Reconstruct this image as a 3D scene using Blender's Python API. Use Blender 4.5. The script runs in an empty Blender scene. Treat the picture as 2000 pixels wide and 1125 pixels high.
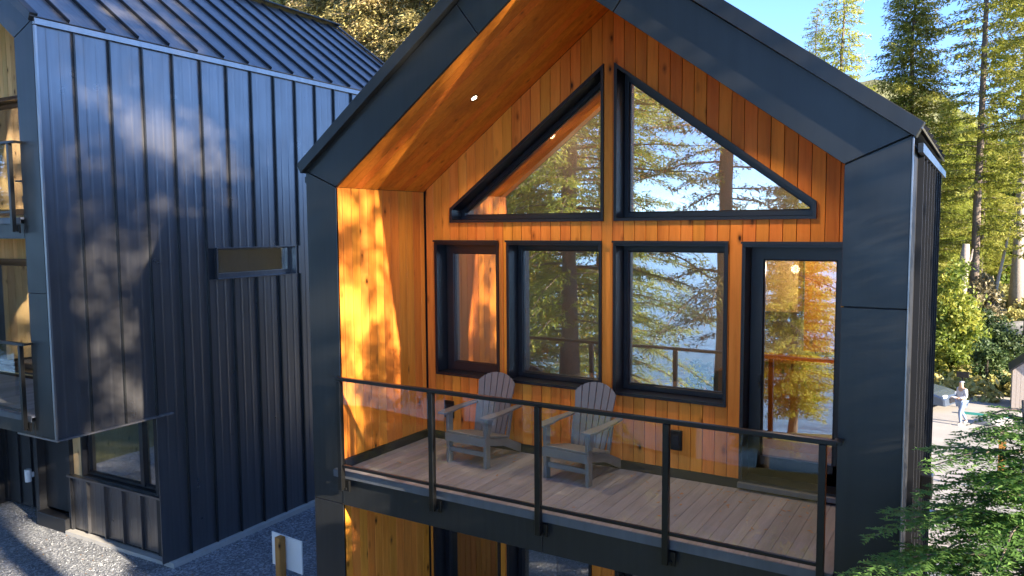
import bpy, bmesh, math, random
import numpy as np
from mathutils import Vector, Matrix
random.seed(7)
rad = math.radians
SC = bpy.context.scene
COL = SC.collection

# ------------------------------------------------------------------ camera, sky, sun, exposure
def make_camera():
    cd = bpy.data.cameras.new('camera'); cam = bpy.data.objects.new('camera', cd); COL.objects.link(cam)
    yaw, pitch, roll = .5475, -.0784, -.0069
    cy, sy, cp, sp = math.cos(yaw), math.sin(yaw), math.cos(pitch), math.sin(pitch)
    f = Vector((-sy*cp, cy*cp, sp)); r0 = Vector((cy, sy, 0)); u0 = r0.cross(f)
    r = r0*math.cos(roll)+u0*math.sin(roll); u = u0*math.cos(roll)-r0*math.sin(roll)
    M = Matrix((r, u, -f)).transposed().to_4x4(); M.translation = Vector((6.2975, -6.5097, 2.7893))
    cam.matrix_world = M
    cd.sensor_width = 36; cd.lens = 1514.05/2000*36; cd.clip_start = .1; cd.clip_end = 9000
    SC.camera = cam
make_camera()
SUN_AZ, SUN_EL = 11.3, 20.0          # degrees from +x towards -y, elevation
w = bpy.data.worlds.new('World'); SC.world = w; w.use_nodes = True
nt = w.node_tree; sky = nt.nodes.new('ShaderNodeTexSky'); sky.sky_type = 'NISHITA'; sky.sun_disc = False
sky.sun_elevation = rad(SUN_EL); sky.sun_rotation = rad(90+SUN_AZ); sky.air_density = .34; sky.dust_density = 0.; sky.ozone_density = 2.6
hsv = nt.nodes.new('ShaderNodeHueSaturation'); hsv.inputs['Saturation'].default_value = 1.04; hsv.inputs['Hue'].default_value = .502; hsv.inputs['Value'].default_value = .9
nt.links.new(sky.outputs[0], hsv.inputs['Color']); nt.links.new(hsv.outputs[0], nt.nodes['Background'].inputs[0]); nt.nodes['Background'].inputs[1].default_value = .15
sd = bpy.data.lights.new('sun', 'SUN'); sd.energy = 3.5; sd.angle = rad(.6); sd.color = (1, .86, .68)
so = bpy.data.objects.new('sun', sd); COL.objects.link(so)
a, e = rad(SUN_AZ), rad(SUN_EL)
so.rotation_euler = Vector((math.cos(e)*math.cos(a), -math.cos(e)*math.sin(a), math.sin(e))).to_track_quat('Z', 'Y').to_euler()
SC.view_settings.view_transform = 'Standard'; SC.view_settings.look = 'None'
SC.view_settings.exposure = 2.74; SC.view_settings.gamma = 1; SC.view_settings.use_curve_mapping = False
SC.cycles.max_bounces = 8; SC.cycles.transparent_max_bounces = 16; SC.cycles.glossy_bounces = 4
SC.cycles.sample_clamp_indirect = 4

# ------------------------------------------------------------------ materials
def newmat(name):
    m = bpy.data.materials.new(name); m.use_nodes = True
    return m, m.node_tree, m.node_tree.nodes['Principled BSDF']
def N(t, kind, **kw):
    n = t.nodes.new(kind)
    for k, v in kw.items():
        if k in ('loc',): continue
        try: setattr(n, k, v)
        except Exception: n.inputs[k].default_value = v
    return n
def noise(t, vec, scale, detail=4, rough=.5):
    n = t.nodes.new('ShaderNodeTexNoise'); n.inputs['Scale'].default_value = scale
    n.inputs['Detail'].default_value = detail; n.inputs['Roughness'].default_value = rough
    if vec is not None: t.links.new(vec, n.inputs['Vector'])
    return n.outputs['Fac']
def mapping(t, src, scale=(1, 1, 1), loc=(0, 0, 0), rot=(0, 0, 0)):
    n = t.nodes.new('ShaderNodeMapping'); n.inputs['Scale'].default_value = scale
    n.inputs['Location'].default_value = loc; n.inputs['Rotation'].default_value = rot
    t.links.new(src, n.inputs['Vector']); return n.outputs[0]
def ramp(t, fac, stops):
    n = t.nodes.new('ShaderNodeValToRGB'); cr = n.color_ramp
    while len(cr.elements) < len(stops): cr.elements.new(.5)
    for el, (p, c) in zip(cr.elements, stops):
        el.position = p; el.color = (*c, 1) if len(c) == 3 else c
    t.links.new(fac, n.inputs[0]); return n.outputs[0]
def mixc(t, fac, a_, b_, mode='MIX'):
    n = t.nodes.new('ShaderNodeMix'); n.data_type = 'RGBA'; n.blend_type = mode
    for s, v in ((0, fac), (6, a_), (7, b_)):
        if hasattr(v, 'is_linked'): t.links.new(v, n.inputs[s])
        elif s == 0: n.inputs[0].default_value = v
        else: n.inputs[s].default_value = (*v, 1)
    return n.outputs[2]
def math_(t, op, a_, b_=None):
    n = t.nodes.new('ShaderNodeMath'); n.operation = op
    for i, v in enumerate((a_, b_)):
        if v is None: continue
        if hasattr(v, 'is_linked'): t.links.new(v, n.inputs[i])
        else: n.inputs[i].default_value = v
    return n.outputs[0]
def bump(t, b, h, strength=.3, dist=.01):
    n = t.nodes.new('ShaderNodeBump'); n.inputs['Strength'].default_value = strength; n.inputs['Distance'].default_value = dist
    t.links.new(h, n.inputs['Height']); t.links.new(n.outputs[0], b.inputs['Normal'])
def objrand(t): return t.nodes.new('ShaderNodeObjectInfo').outputs['Random']
def objco(t): return t.nodes.new('ShaderNodeTexCoord').outputs['Object']

def plain(name, col, rough=.5, metal=0., var=.12, scale=6, bumpy=0.):
    m, t, b = newmat(name); co = objco(t)
    f = noise(t, co, scale, 5, .6)
    c = mixc(t, f, [x*(1-var) for x in col], [min(1, x*(1+var)) for x in col])
    t.links.new(c, b.inputs['Base Color']); b.inputs['Roughness'].default_value = rough; b.inputs['Metallic'].default_value = metal
    if bumpy: bump(t, b, noise(t, co, scale*8, 4), .4, bumpy)
    return m

def wood_mat(name, dark, mid, light, axis='Z', knots=1.0, rough=.5, vary=.5):
    """stained boards: per-board tone, long grain along axis, knots"""
    m, t, b = newmat(name); co = objco(t); rnd = objrand(t)
    off = t.nodes.new('ShaderNodeCombineXYZ')
    r37 = math_(t, 'MULTIPLY', rnd, 37.)
    for i in range(3): t.links.new(r37, off.inputs[i])
    add = t.nodes.new('ShaderNodeVectorMath'); add.operation = 'ADD'
    t.links.new(co, add.inputs[0]); t.links.new(off.outputs[0], add.inputs[1])
    v = add.outputs[0]
    sc = {'Z': (9, 9, .7), 'Y': (9, .7, 9), 'X': (.7, 9, 9)}[axis]
    sk = {'Z': (9, 9, 4.2), 'Y': (9, 4.2, 9), 'X': (4.2, 9, 9)}[axis]
    grain = noise(t, mapping(t, v, [s*3.2 for s in sc]), 1.0, 6, .65)
    broad = noise(t, mapping(t, v, [s*.5 for s in sc]), 1.0, 3, .5)
    c = ramp(t, grain, [(.25, dark), (.5, mid), (.78, light)])
    c = mixc(t, .55, c, ramp(t, broad, [(.3, dark), (.55, mid), (.8, light)]))
    # knots
    vo = t.nodes.new('ShaderNodeTexVoronoi'); vo.inputs['Scale'].default_value = .62; vo.inputs['Randomness'].default_value = 1
    t.links.new(mapping(t, v, sk), vo.inputs['Vector'])
    wob = math_(t, 'ADD', vo.outputs['Distance'], math_(t, 'MULTIPLY', math_(t, 'SUBTRACT', noise(t, v, 30, 2), .5), .07))
    kn = ramp(t, wob, [(.04, (.02, .01, .0)), (.12, (.7, .66, .6)), (.22, (1, 1, 1))])
    c = mixc(t, knots, c, mixc(t, 1.0, c, kn, 'MULTIPLY'))
    # per-board tone
    hs = t.nodes.new('ShaderNodeHueSaturation'); t.links.new(c, hs.inputs['Color'])
    t.links.new(math_(t, 'ADD', math_(t, 'MULTIPLY', rnd, vary), 1-vary*.5), hs.inputs['Value'])
    t.links.new(math_(t, 'ADD', math_(t, 'MULTIPLY', math_(t, 'FRACT', math_(t, 'MULTIPLY', rnd, 7.3)), .016), .492), hs.inputs['Hue'])
    t.links.new(hs.outputs[0], b.inputs['Base Color'])
    b.inputs['Roughness'].default_value = rough; b.inputs['Specular IOR Level'].default_value = .22
    bump(t, b, grain, .35, .003)
    return m

M = {}
OR = ((.44, .118, .013), (.74, .236, .030), (.85, .32, .055))
M['cedar'] = wood_mat('stained_cedar', *OR, axis='Z', vary=.15)
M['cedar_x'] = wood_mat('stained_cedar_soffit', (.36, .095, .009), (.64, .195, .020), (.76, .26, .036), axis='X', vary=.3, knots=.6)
M['pine'] = wood_mat('pale_pine', (.42, .27, .11), (.62, .43, .20), (.74, .56, .30), axis='Z', vary=.25)
M['backing'] = plain('joint_backing', (.03, .012, .004), .9)

def metal_mat(name, base, metal=.55, rough=.34):
    m, t, b = newmat(name); co = objco(t)
    f = noise(t, mapping(t, co, (9, 9, .5)), 1.3, 4, .6)
    g = noise(t, co, 3.0, 3, .5)
    c = mixc(t, f, [x*.8 for x in base], [x*1.25 for x in base])
    t.links.new(c, b.inputs['Base Color']); b.inputs['Metallic'].default_value = metal
    t.links.new(math_(t, 'ADD', math_(t, 'MULTIPLY', g, .16), rough-.08), b.inputs['Roughness'])
    bump(t, b, noise(t, mapping(t, co, (2.6, 2.6, .7)), 1, 0, 0), .22, .006)
    return m
M['metal'] = metal_mat('charcoal_metal', (.15, .148, .155), .8, .31)
M['roofmetal'] = metal_mat('roof_metal', (.27, .26, .26), .75, .34)
M['fascia'] = metal_mat('fascia_metal', (.040, .042, .043), .65, .38)
M['trimbright'] = metal_mat('galvanised_trim', (.12, .13, .145), .5, .5)
M['black'] = plain('black_frame', (.007, .008, .012), .38, 0, .2)
M['brownblack'] = plain('brown_black_frame', (.020, .012, .012), .42, 0, .2)
M['rail'] = plain('rail_black', (.006, .006, .006), .35, .2, .2)
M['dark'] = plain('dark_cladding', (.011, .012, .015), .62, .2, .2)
M['white'] = plain('white_paint', (.78, .78, .76), .5, 0, .04)
M['wallint'] = plain('interior_plaster', (.42, .38, .33), .8, 0, .05)
M['concrete'] = plain('concrete', (.36, .35, .33), .85, 0, .2, 5, .004)
M['chair'] = plain('chair_grey', (.15, .153, .152), .5, 0, .12, 9, .0015)
M['chairdark'] = plain('chair_charcoal', (.05, .055, .06), .5, 0, .12, 9)
M['fabric'] = plain('bed_linen', (.66, .62, .58), .9, 0, .06)
M['deck'] = wood_mat('deck_boards', (.17, .168, .175), (.26, .26, .27), (.35, .352, .36), axis='Y', knots=.15, rough=.6, vary=.22)
M['intfloor'] = wood_mat('interior_floor', (.16, .09, .045), (.26, .16, .08), (.34, .22, .12), axis='Y', knots=.3, rough=.4, vary=.25)
M['post'] = wood_mat('post_wood', (.20, .08, .02), (.42, .19, .05), (.55, .28, .08), axis='Z', vary=.2)
M['silver'] = plain('car_paint', (.13, .17, .23), .25, .6, .03)
M['tyre'] = plain('tyre_rubber', (.02, .02, .02), .8)
M['bark'] = plain('bark', (.16, .125, .10), .9, 0, .5, 9, .02)
M['barklight'] = plain('bark_light', (.30, .26, .22), .9, 0, .4, 9, .02)
M['rock'] = plain('rock', (.26, .25, .23), .9, 0, .35, 4, .03)
M['skin'] = plain('skin', (.5, .3, .2), .6, 0, .05)
M['cloth_white'] = plain('white_jacket', (.5, .5, .53), .8, 0, .06)
M['cloth_blue'] = plain('light_trousers', (.22, .29, .42), .8, 0, .08)
M['teal'] = plain('teal_edge', (.03, .25, .22), .6)
M['shed'] = plain('shed_board', (.42, .36, .31), .8, 0, .12)
M['rust'] = plain('rust_red_board', (.33, .12, .06), .7, 0, .15)

def glass_mat(name, refl, tint=(.93, .95, .94), power=1.0):
    m = bpy.data.materials.new(name); m.use_nodes = True; t = m.node_tree; t.nodes.clear()
    out = t.nodes.new('ShaderNodeOutputMaterial'); mx = t.nodes.new('ShaderNodeMixShader')
    tr = t.nodes.new('ShaderNodeBsdfTransparent'); gl = t.nodes.new('ShaderNodeBsdfGlossy'); ge = t.nodes.new('ShaderNodeNewGeometry'); dp = t.nodes.new('ShaderNodeVectorMath'); dp.operation = 'DOT_PRODUCT'
    tr.inputs[0].default_value = (*tint, 1); gl.inputs['Roughness'].default_value = .0; gl.inputs[0].default_value = (.90, .87, .83, 1)
    t.links.new(ge.outputs['Incoming'], dp.inputs[0]); t.links.new(ge.outputs['True Normal'], dp.inputs[1])
    sch = math_(t, 'POWER', math_(t, 'SUBTRACT', 1., math_(t, 'ABSOLUTE', dp.outputs['Value'])), 5.)      # Schlick, the same from both sides
    f = math_(t, 'ADD', math_(t, 'MULTIPLY', sch, (1-refl)*power), refl)
    # faint waviness of real panes
    co = objco(t); bp = t.nodes.new('ShaderNodeBump'); bp.inputs['Strength'].default_value = .06; bp.inputs['Distance'].default_value = .02
    t.links.new(noise(t, co, 1.6, 1), bp.inputs['Height']); t.links.new(bp.outputs[0], gl.inputs['Normal'])
    t.links.new(f, mx.inputs[0]); t.links.new(tr.outputs[0], mx.inputs[1]); t.links.new(gl.outputs[0], mx.inputs[2])
    t.links.new(mx.outputs[0], out.inputs[0]); return m
M['glass'] = glass_mat('window_glass', .34)
M['railglass'] = glass_mat('railing_glass', .038, (.96, .97, .96))
def emit_mat(name, col, s):
    m, t, b = newmat(name); b.inputs['Emission Color'].default_value = (*col, 1); b.inputs['Emission Strength'].default_value = s
    b.inputs['Base Color'].default_value = (*col, 1); return m
M['lamp'] = emit_mat('lit_lens', (1, .78, .5), 3)

def leaf_mat(name, c0, c1, c2, transl=.35, rough=.6):
    """foliage: tint per leaf clump (attribute), per tree, some light through the leaf"""
    m = bpy.data.materials.new(name); m.use_nodes = True; t = m.node_tree
    b = t.nodes['Principled BSDF']; out = t.nodes['Material Output']
    at = t.nodes.new('ShaderNodeAttribute'); at.attribute_name = 'tint'
    c = ramp(t, at.outputs['Fac'], [(.0, c0), (.5, c1), (1., c2)])
    hs = t.nodes.new('ShaderNodeHueSaturation'); t.links.new(c, hs.inputs['Color'])
    rnd = objrand(t)
    t.links.new(math_(t, 'ADD', math_(t, 'MULTIPLY', rnd, .4), .8), hs.inputs['Value'])
    t.links.new(math_(t, 'ADD', math_(t, 'MULTIPLY', math_(t, 'FRACT', math_(t, 'MULTIPLY', rnd, 5.7)), .035), .483), hs.inputs['Hue'])
    t.links.new(hs.outputs[0], b.inputs['Base Color']); b.inputs['Roughness'].default_value = rough
    tl = t.nodes.new('ShaderNodeBsdfTranslucent'); t.links.new(hs.outputs[0], tl.inputs[0])
    mx = t.nodes.new('ShaderNodeMixShader'); mx.inputs[0].default_value = transl
    t.links.new(b.outputs[0], mx.inputs[1]); t.links.new(tl.outputs[0], mx.inputs[2]); t.links.new(mx.outputs[0], out.inputs[0])
    return m
M['spruce'] = leaf_mat('spruce_needles', (.11, .14, .02), (.31, .35, .05), (.54, .52, .12), .52)
M['warmspruce'] = leaf_mat('sunlit_hill_needles', (.17, .16, .05), (.42, .38, .12), (.62, .50, .22))  # spruce needles with sunlight put into a lighter, tan colour
M['darkspruce'] = leaf_mat('shade_needles', (.035, .045, .012), (.09, .10, .025), (.18, .17, .04))  # darker copy of the spruce needles, shade put into the colour
M['hemlock'] = leaf_mat('hemlock_sprays', (.055, .125, .03), (.13, .25, .055), (.25, .40, .09), .5)
M['shrub'] = leaf_mat('shrub_leaves', (.10, .14, .02), (.24, .29, .04), (.46, .40, .06), .45)
M['greenshrub'] = leaf_mat('green_shrub_leaves', (.03, .06, .02), (.07, .12, .035), (.14, .2, .05), .3)
M['palebranch'] = leaf_mat('pale_weeping_leaves', (.16, .15, .08), (.28, .25, .13), (.4, .36, .2), .3)

def gravel_mat():
    m, t, b = newmat('gravel'); co = objco(t)
    vo = t.nodes.new('ShaderNodeTexVoronoi'); vo.inputs['Scale'].default_value = 32; t.links.new(co, vo.inputs['Vector'])
    c = ramp(t, vo.outputs['Color'], [(.1, (.10, .11, .13)), (.5, (.19, .205, .235)), (.92, (.40, .42, .46))])
    big = noise(t, co, .8, 5)
    c = mixc(t, 1.0, c, ramp(t, big, [(.3, (.75, .75, .75)), (.7, (1.1, 1.08, 1.02))]), 'MULTIPLY')
    t.links.new(c, b.inputs['Base Color']); b.inputs['Roughness'].default_value = .85
    bump(t, b, vo.outputs['Distance'], .9, .02); return m
M['gravel'] = gravel_mat()
def earth_mat():
    m, t, b = newmat('forest_floor'); co = objco(t)
    f = noise(t, co, .5, 8, .65); g = noise(t, co, 6, 6, .7)
    c = ramp(t, f, [(.3, (.05, .06, .02)), (.5, (.10, .11, .035)), (.7, (.17, .14, .07))])
    c = mixc(t, .5, c, ramp(t, g, [(.3, (.03, .035, .015)), (.7, (.2, .19, .08))]))
    t.links.new(c, b.inputs['Base Color']); b.inputs['Roughness'].default_value = .95
    bump(t, b, g, 1, .1); return m
M['earth'] = earth_mat()
def pave_mat():
    m, t, b = newmat('pale_paving'); co = objco(t)
    f = noise(t, co, .6, 7, .6); g = noise(t, co, 30, 4, .7)
    c = ramp(t, f, [(.3, (.30, .28, .25)), (.7, (.43, .40, .36))]); c = mixc(t, .3, c, ramp(t, g, [(.3, (.2, .19, .17)), (.7, (.5, .47, .42))]))
    t.links.new(c, b.inputs['Base Color']); b.inputs['Roughness'].default_value = .85; bump(t, b, g, .4, .01); return m
M['paving'] = pave_mat()
def sea_mat():
    m, t, b = newmat('sea_water'); co = objco(t)
    b.inputs['Base Color'].default_value = (.02, .05, .07, 1); b.inputs['Roughness'].default_value = .12
    bump(t, b, noise(t, mapping(t, co, (.12, .4, 1)), 1, 8, .7), .6, .4); return m
M['sea'] = sea_mat()

# ------------------------------------------------------------------ mesh helpers
class MB:
    def __init__(s): s.v = []; s.f = []
    def add(s, vs, fs):
        o = len(s.v); s.v += [tuple(p) for p in vs]; s.f += [tuple(i+o for i in f) for f in fs]; return s
    def box(s, x0, x1, y0, y1, z0, z1):
        v = [(x, y, z) for z in (z0, z1) for y in (y0, y1) for x in (x0, x1)]
        return s.add(v, [(0, 2, 3, 1), (4, 5, 7, 6), (0, 1, 5, 4), (1, 3, 7, 5), (3, 2, 6, 7), (2, 0, 4, 6)])
    def prism(s, poly, a0, a1, axis='y'):
        """poly: 2-D outline; axis y -> (x,z); axis x -> (y,z); axis z -> (x,y)"""
        n = len(poly)
        def P(p, a_): return {'y': (p[0], a_, p[1]), 'x': (a_, p[0], p[1]), 'z': (p[0], p[1], a_)}[axis]
        return s.add([P(p, a0) for p in poly]+[P(p, a1) for p in poly],
                     [tuple(range(n)), tuple(range(2*n-1, n-1, -1))]+[(i, i+n, (i+1) % n+n, (i+1) % n) for i in range(n)])
    def ring(s, outer, inner, y0, y1):
        n = len(outer)
        v = [(p[0], y, p[1]) for y in (y0, y1) for q in (outer, inner) for p in q]
        f = []
        for i in range(n):
            j = (i+1) % n
            f += [(i, j, n+j, n+i), (2*n+j, 2*n+i, 3*n+i, 3*n+j), (i, 2*n+i, 2*n+j, j), (n+j, 3*n+j, 3*n+i, n+i)]
        return s.add(v, f)
    def bar(s, p, q, w_, h_, up=(0, 0, 1)):
        p, q = Vector(p), Vector(q); d = (q-p).normalized(); r = d.cross(Vector(up))
        if r.length < 1e-4: r = d.cross(Vector((0, 1, 0)))
        r.normalize(); u = r.cross(d)
        v = [b_+r*(sx*w_/2)+u*(sz*h_/2) for b_ in (p, q) for sx, sz in ((-1, -1), (1, -1), (1, 1), (-1, 1))]
        return s.add(v, [(0, 1, 2, 3), (7, 6, 5, 4), (0, 4, 5, 1), (1, 5, 6, 2), (2, 6, 7, 3), (3, 7, 4, 0)])
    def tube(s, pts, rads, n=8, cap=True):
        pts = [Vector(p) for p in pts]; base = len(s.v); k = len(pts)
        vs = []
        for i, p in enumerate(pts):
            d = (pts[min(i+1, k-1)]-pts[max(i-1, 0)]).normalized()
            r = d.cross(Vector((.13, .97, .2))).normalized(); u = r.cross(d)
            for j in range(n):
                t_ = 2*math.pi*j/n; vs.append(p+(r*math.cos(t_)+u*math.sin(t_))*rads[i])
        fs = [(i*n+j, i*n+(j+1) % n, (i+1)*n+(j+1) % n, (i+1)*n+j) for i in range(k-1) for j in range(n)]
        if cap: fs += [tuple(range(n))[::-1], tuple(range((k-1)*n, k*n))]
        return s.add(vs, fs)
    def mesh(s, name, mat, bevel=0, smooth=False):
        me = bpy.data.meshes.new(name); me.from_pydata(s.v, [], s.f)
        bm = bmesh.new(); bm.from_mesh(me); bmesh.ops.recalc_face_normals(bm, faces=bm.faces)
        if bevel: bmesh.ops.bevel(bm, geom=[e_ for e_ in bm.edges if len(e_.link_faces) == 2 and e_.calc_face_angle(0) > .6], offset=bevel, segments=1, affect='EDGES', profile=.5)
        bm.to_mesh(me); bm.free()
        if smooth: me.shade_smooth()
        me.materials.append(mat); return me
    def build(s, name, mat, parent=None, bevel=0, smooth=False, **props):
        return link(name, s.mesh(name, mat, bevel, smooth), parent, **props)
def link(name, me, parent=None, loc=(0, 0, 0), rot=(0, 0, 0), scale=(1, 1, 1), **props):
    o = bpy.data.objects.new(name, me); COL.objects.link(o); o.parent = parent
    o.location = loc; o.rotation_euler = rot; o.scale = scale
    for k, v in props.items(): o[k] = v
    return o
def thing(name, label, cat, loc=(0, 0, 0), rz=0, group=None):
    o = link(name, None, None, loc, (0, 0, rz), label=label, category=cat)
    if group: o['group'] = group
    return o
def dup(root, loc, rz=None, label=None, scale=None):
    kids = list(root.children_recursive)
    r = root.copy(); COL.objects.link(r); r.location = loc
    if rz is not None: r.rotation_euler = (0, 0, rz)
    if scale: r.scale = scale
    if label: r['label'] = label
    mp = {root: r}
    for k in kids:
        c = k.copy(); COL.objects.link(c); mp[k] = c
    for k in kids: mp[k].parent = mp[k.parent]
    return r

# ------------------------------------------------------------------ dimensions shared by both houses (local: x right, y back, z up)
W, D, S, CW = 5.349, 1.617, .737, .48
MID = W/2
def roofline(x, z0): return z0+S*min(x, W-x)
TH = .0354
HL = 5.55           # inner eave height of the neighbouring house
HM = 3.2535

def inset(poly, d):
    n = len(poly); out = []
    cx = sum(p[0] for p in poly)/n; cz = sum(p[1] for p in poly)/n
    lines = []
    for i in range(n):
        (x0, z0), (x1, z1) = poly[i], poly[(i+1) % n]
        nx, nz = -(z1-z0), x1-x0; L = math.hypot(nx, nz); nx /= L; nz /= L
        if (cx-x0)*nx+(cz-z0)*nz < 0: nx, nz = -nx, -nz
        lines.append((nx, nz, nx*x0+nz*z0+d))
    for i in range(n):
        a1, b1, c1 = lines[i-1]; a2, b2, c2 = lines[i]; det = a1*b2-a2*b1
        out.append(((c1*b2-c2*b1)/det, (a1*c2-a2*c1)/det))
    return out

def window(parent, poly, y, sash=.065, recess=.19, mat='black', smat=None, flange=.022, name='window', proud=.03, refl='glass', head=True):
    """poly = outline in (x,z), wall face at y; deep metal reveal, sash, glass"""
    fr = MB(); fr.ring(inset(poly, -.012), inset(poly, .0), y-proud, y+.004)
    fr.ring(poly, inset(poly, flange), y-proud+.004, y+recess+.09)
    if head:
        xs = [p[0] for p in poly]; zt = max(p[1] for p in poly)
        if abs(poly[2][1]-poly[3][1]) < 1e-4: fr.box(min(xs)-.02, max(xs)+.02, y-proud-.02, y-proud+.012, zt+.013, zt+.036)
    f = fr.build('frame', M[mat], None)
    f.name = name; f.parent = parent
    sb = MB(); a_ = inset(poly, flange+.003); b_ = inset(poly, flange+sash)
    sb.ring(a_, b_, y+recess, y+recess+.07)
    sb.ring(inset(poly, flange+sash+.0), inset(poly, flange+sash+.012), y+recess+.018, y+recess+.06)
    sb.build('sash', M[smat or mat], f, bevel=.004)
    MB().prism(inset(poly, flange+sash-.006), y+recess+.034, y+recess+.042).build('pane', M[refl], f)
    return f

def span_boards(parent, mat, x0, x1, pitch, y, thick, topf, botf, holes, gap=.006, breaks=(), name='board', phase=0.):
    """vertical boards over a wall; holes = outlines the boards are cut round"""
    def cuts(h, x):
        zs = []
        n = len(h)
        for i in range(n):
            (xa, za), (xb, zb) = h[i], h[(i+1) % n]
            if abs(xa-xb) < 1e-9: continue
            if min(xa, xb)-1e-6 <= x <= max(xa, xb)+1e-6: zs.append(za+(zb-za)*(x-xa)/(xb-xa))
        return (min(zs), max(zs)) if zs else None
    n0 = math.floor((x0-phase)/pitch); x = phase+n0*pitch
    while x < x1-.01:
        a_, b_ = max(x, x0)+gap/2, min(x+pitch, x1)-gap/2
        x += pitch
        if b_-a_ < .015: continue
        xs = sorted({a_, b_} | {q for q in list(breaks)+[p[0] for h in holes for p in h] if a_+1e-4 < q < b_-1e-4})
        groups = []; prev = []
        for xa, xb in zip(xs[:-1], xs[1:]):
            xm = (xa+xb)/2; iv = [[(botf(xa), botf(xb)), (topf(xa), topf(xb))]]
            hs = sorted([h for h in holes if min(p[0] for p in h) < xm < max(p[0] for p in h)], key=lambda h: cuts(h, xm)[0])
            for h in hs:
                ca, cb = cuts(h, xa+1e-5), cuts(h, xb-1e-5)
                last = iv.pop()
                iv += [[last[0], (ca[0], cb[0])], [(ca[1], cb[1]), last[1]]]
            cur = []
            for lo, hi in iv:
                if hi[0]-lo[0] < .012 and hi[1]-lo[1] < .012: continue
                poly = [(xa, lo[0]), (xb, lo[1]), (xb, hi[1]), (xa, hi[0])]
                g = None
                for (plo, phi, pg) in prev:
                    if min(phi, hi[0])-max(plo, lo[0]) > .01:
                        if g is None: g = pg; g.append(poly)
                        elif g is not pg:
                            g += pg; groups[:] = [q for q in groups if q is not pg]
                if g is None: g = [poly]; groups.append(g)
                cur.append((lo[1], hi[1], g))
            prev = cur
        for g in groups:
            mb = MB(); dy = random.uniform(-.0015, .0015)
            for p in g: mb.prism(p, y+dy, y+thick)
            mb.build(name, M[mat], parent, bevel=.0025 if len(g) == 1 else 0)

def railing(parent, zdeck, x0=.03, x1=W):
    r = link('railing', None, parent)
    y = -.105; posts = [.085, 1.39, 2.675, 3.97, 5.262]
    for px in posts:
        MB().box(px-.028, px+.028, y-.03, y+.03, zdeck-.21, zdeck+1.062).build('post', M['rail'], r, bevel=.003)
    brm = MB().box(-.05, .05, 0, .03, 0, .13).box(-.022, .022, -.02, 0, .02, .05).mesh('bracket', M['rail'], .003)
    for px in posts:
        link('bracket', brm, r, (px+.03, y+.031, zdeck-.23))
    MB().box(x0, x1+.02, y-.028, y+.028, zdeck+1.064, zdeck+1.104).build('top_rail', M['rail'], r, bevel=.006)
    MB().box(x1-.01, x1+.05, y-.02, -.001, zdeck+1.07, zdeck+1.1).build('wall_bracket', M['rail'], r)
    for a_, b_ in zip(posts[:-1], posts[1:]):
        MB().box(a_+.03, b_-.03, y-.018, y+.018, zdeck+.062, zdeck+.092).build('bottom_rail', M['rail'], r, bevel=.004)
        MB().box(a_+.032, b_-.032, y-.004, y+.004, zdeck+.094, zdeck+1.06).build('glass_pane', M['railglass'], r)
    return r

def panel_profile(width, ribs=2):
    """cross-section of a folded metal pan: seam edges and pencil ribs"""
    p = [(0, 0)]
    for k in range(ribs):
        c_ = width*(k+1)/(ribs+1)
        p += [(c_-.030, 0), (c_-.012, .0022), (c_+.012, .0022), (c_+.030, 0)]
    return p+[(width, 0)]
def side_panels(parent, x, face, y0, y1, pitch, zb, zt, holes=(), mat='metal', seam=True, seammat='fascia'):  # seams default to a darker metal that paints in their unlit side
    """metal cladding on a side wall at x, facing +x (face=1) or -x; zb/zt functions of y"""
    y = y0
    while y < y1-.02:
        w_ = min(pitch, y1-y); ym = y+w_/2
        spans = [(zb(ym), zt(ym))]
        for (ha, hb, h0, h1) in holes:
            if ha < ym < hb: spans = [(spans[0][0], h0), (h1, spans[0][1])]
        prof = panel_profile(w_-.004)
        for lo, hi in spans:
            n = len(prof); mb = MB()
            vs = [(x+face*(.012+d_), y+.002+u_, z) for z in (lo, hi) for u_, d_ in prof]
            vs += [(x, y+.002+u_, z) for z in (lo, hi) for u_ in (0, w_-.004)]
            fs = [(i, i+1, n+i+1, n+i) for i in range(n-1)]
            b0 = 2*n
            fs += [(0, n, b0+2, b0), (n-1, b0+1, b0+3, 2*n-1), tuple(range(n-1, -1, -1))+(b0, b0+1), tuple(range(n, 2*n))+(b0+3, b0+2), (b0, b0+2, b0+3, b0+1)]
            mb.add(vs, fs); mb.build('wall_panel', M[mat], parent)
            if seam and y+w_ < y1-.02: MB().box(*sorted((x+face*.004, x+face*.056)), y+w_-.012, y+w_+.012, lo+.002, hi-.002).build('standing_seam', M[seammat], parent)
        y += w_

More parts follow.
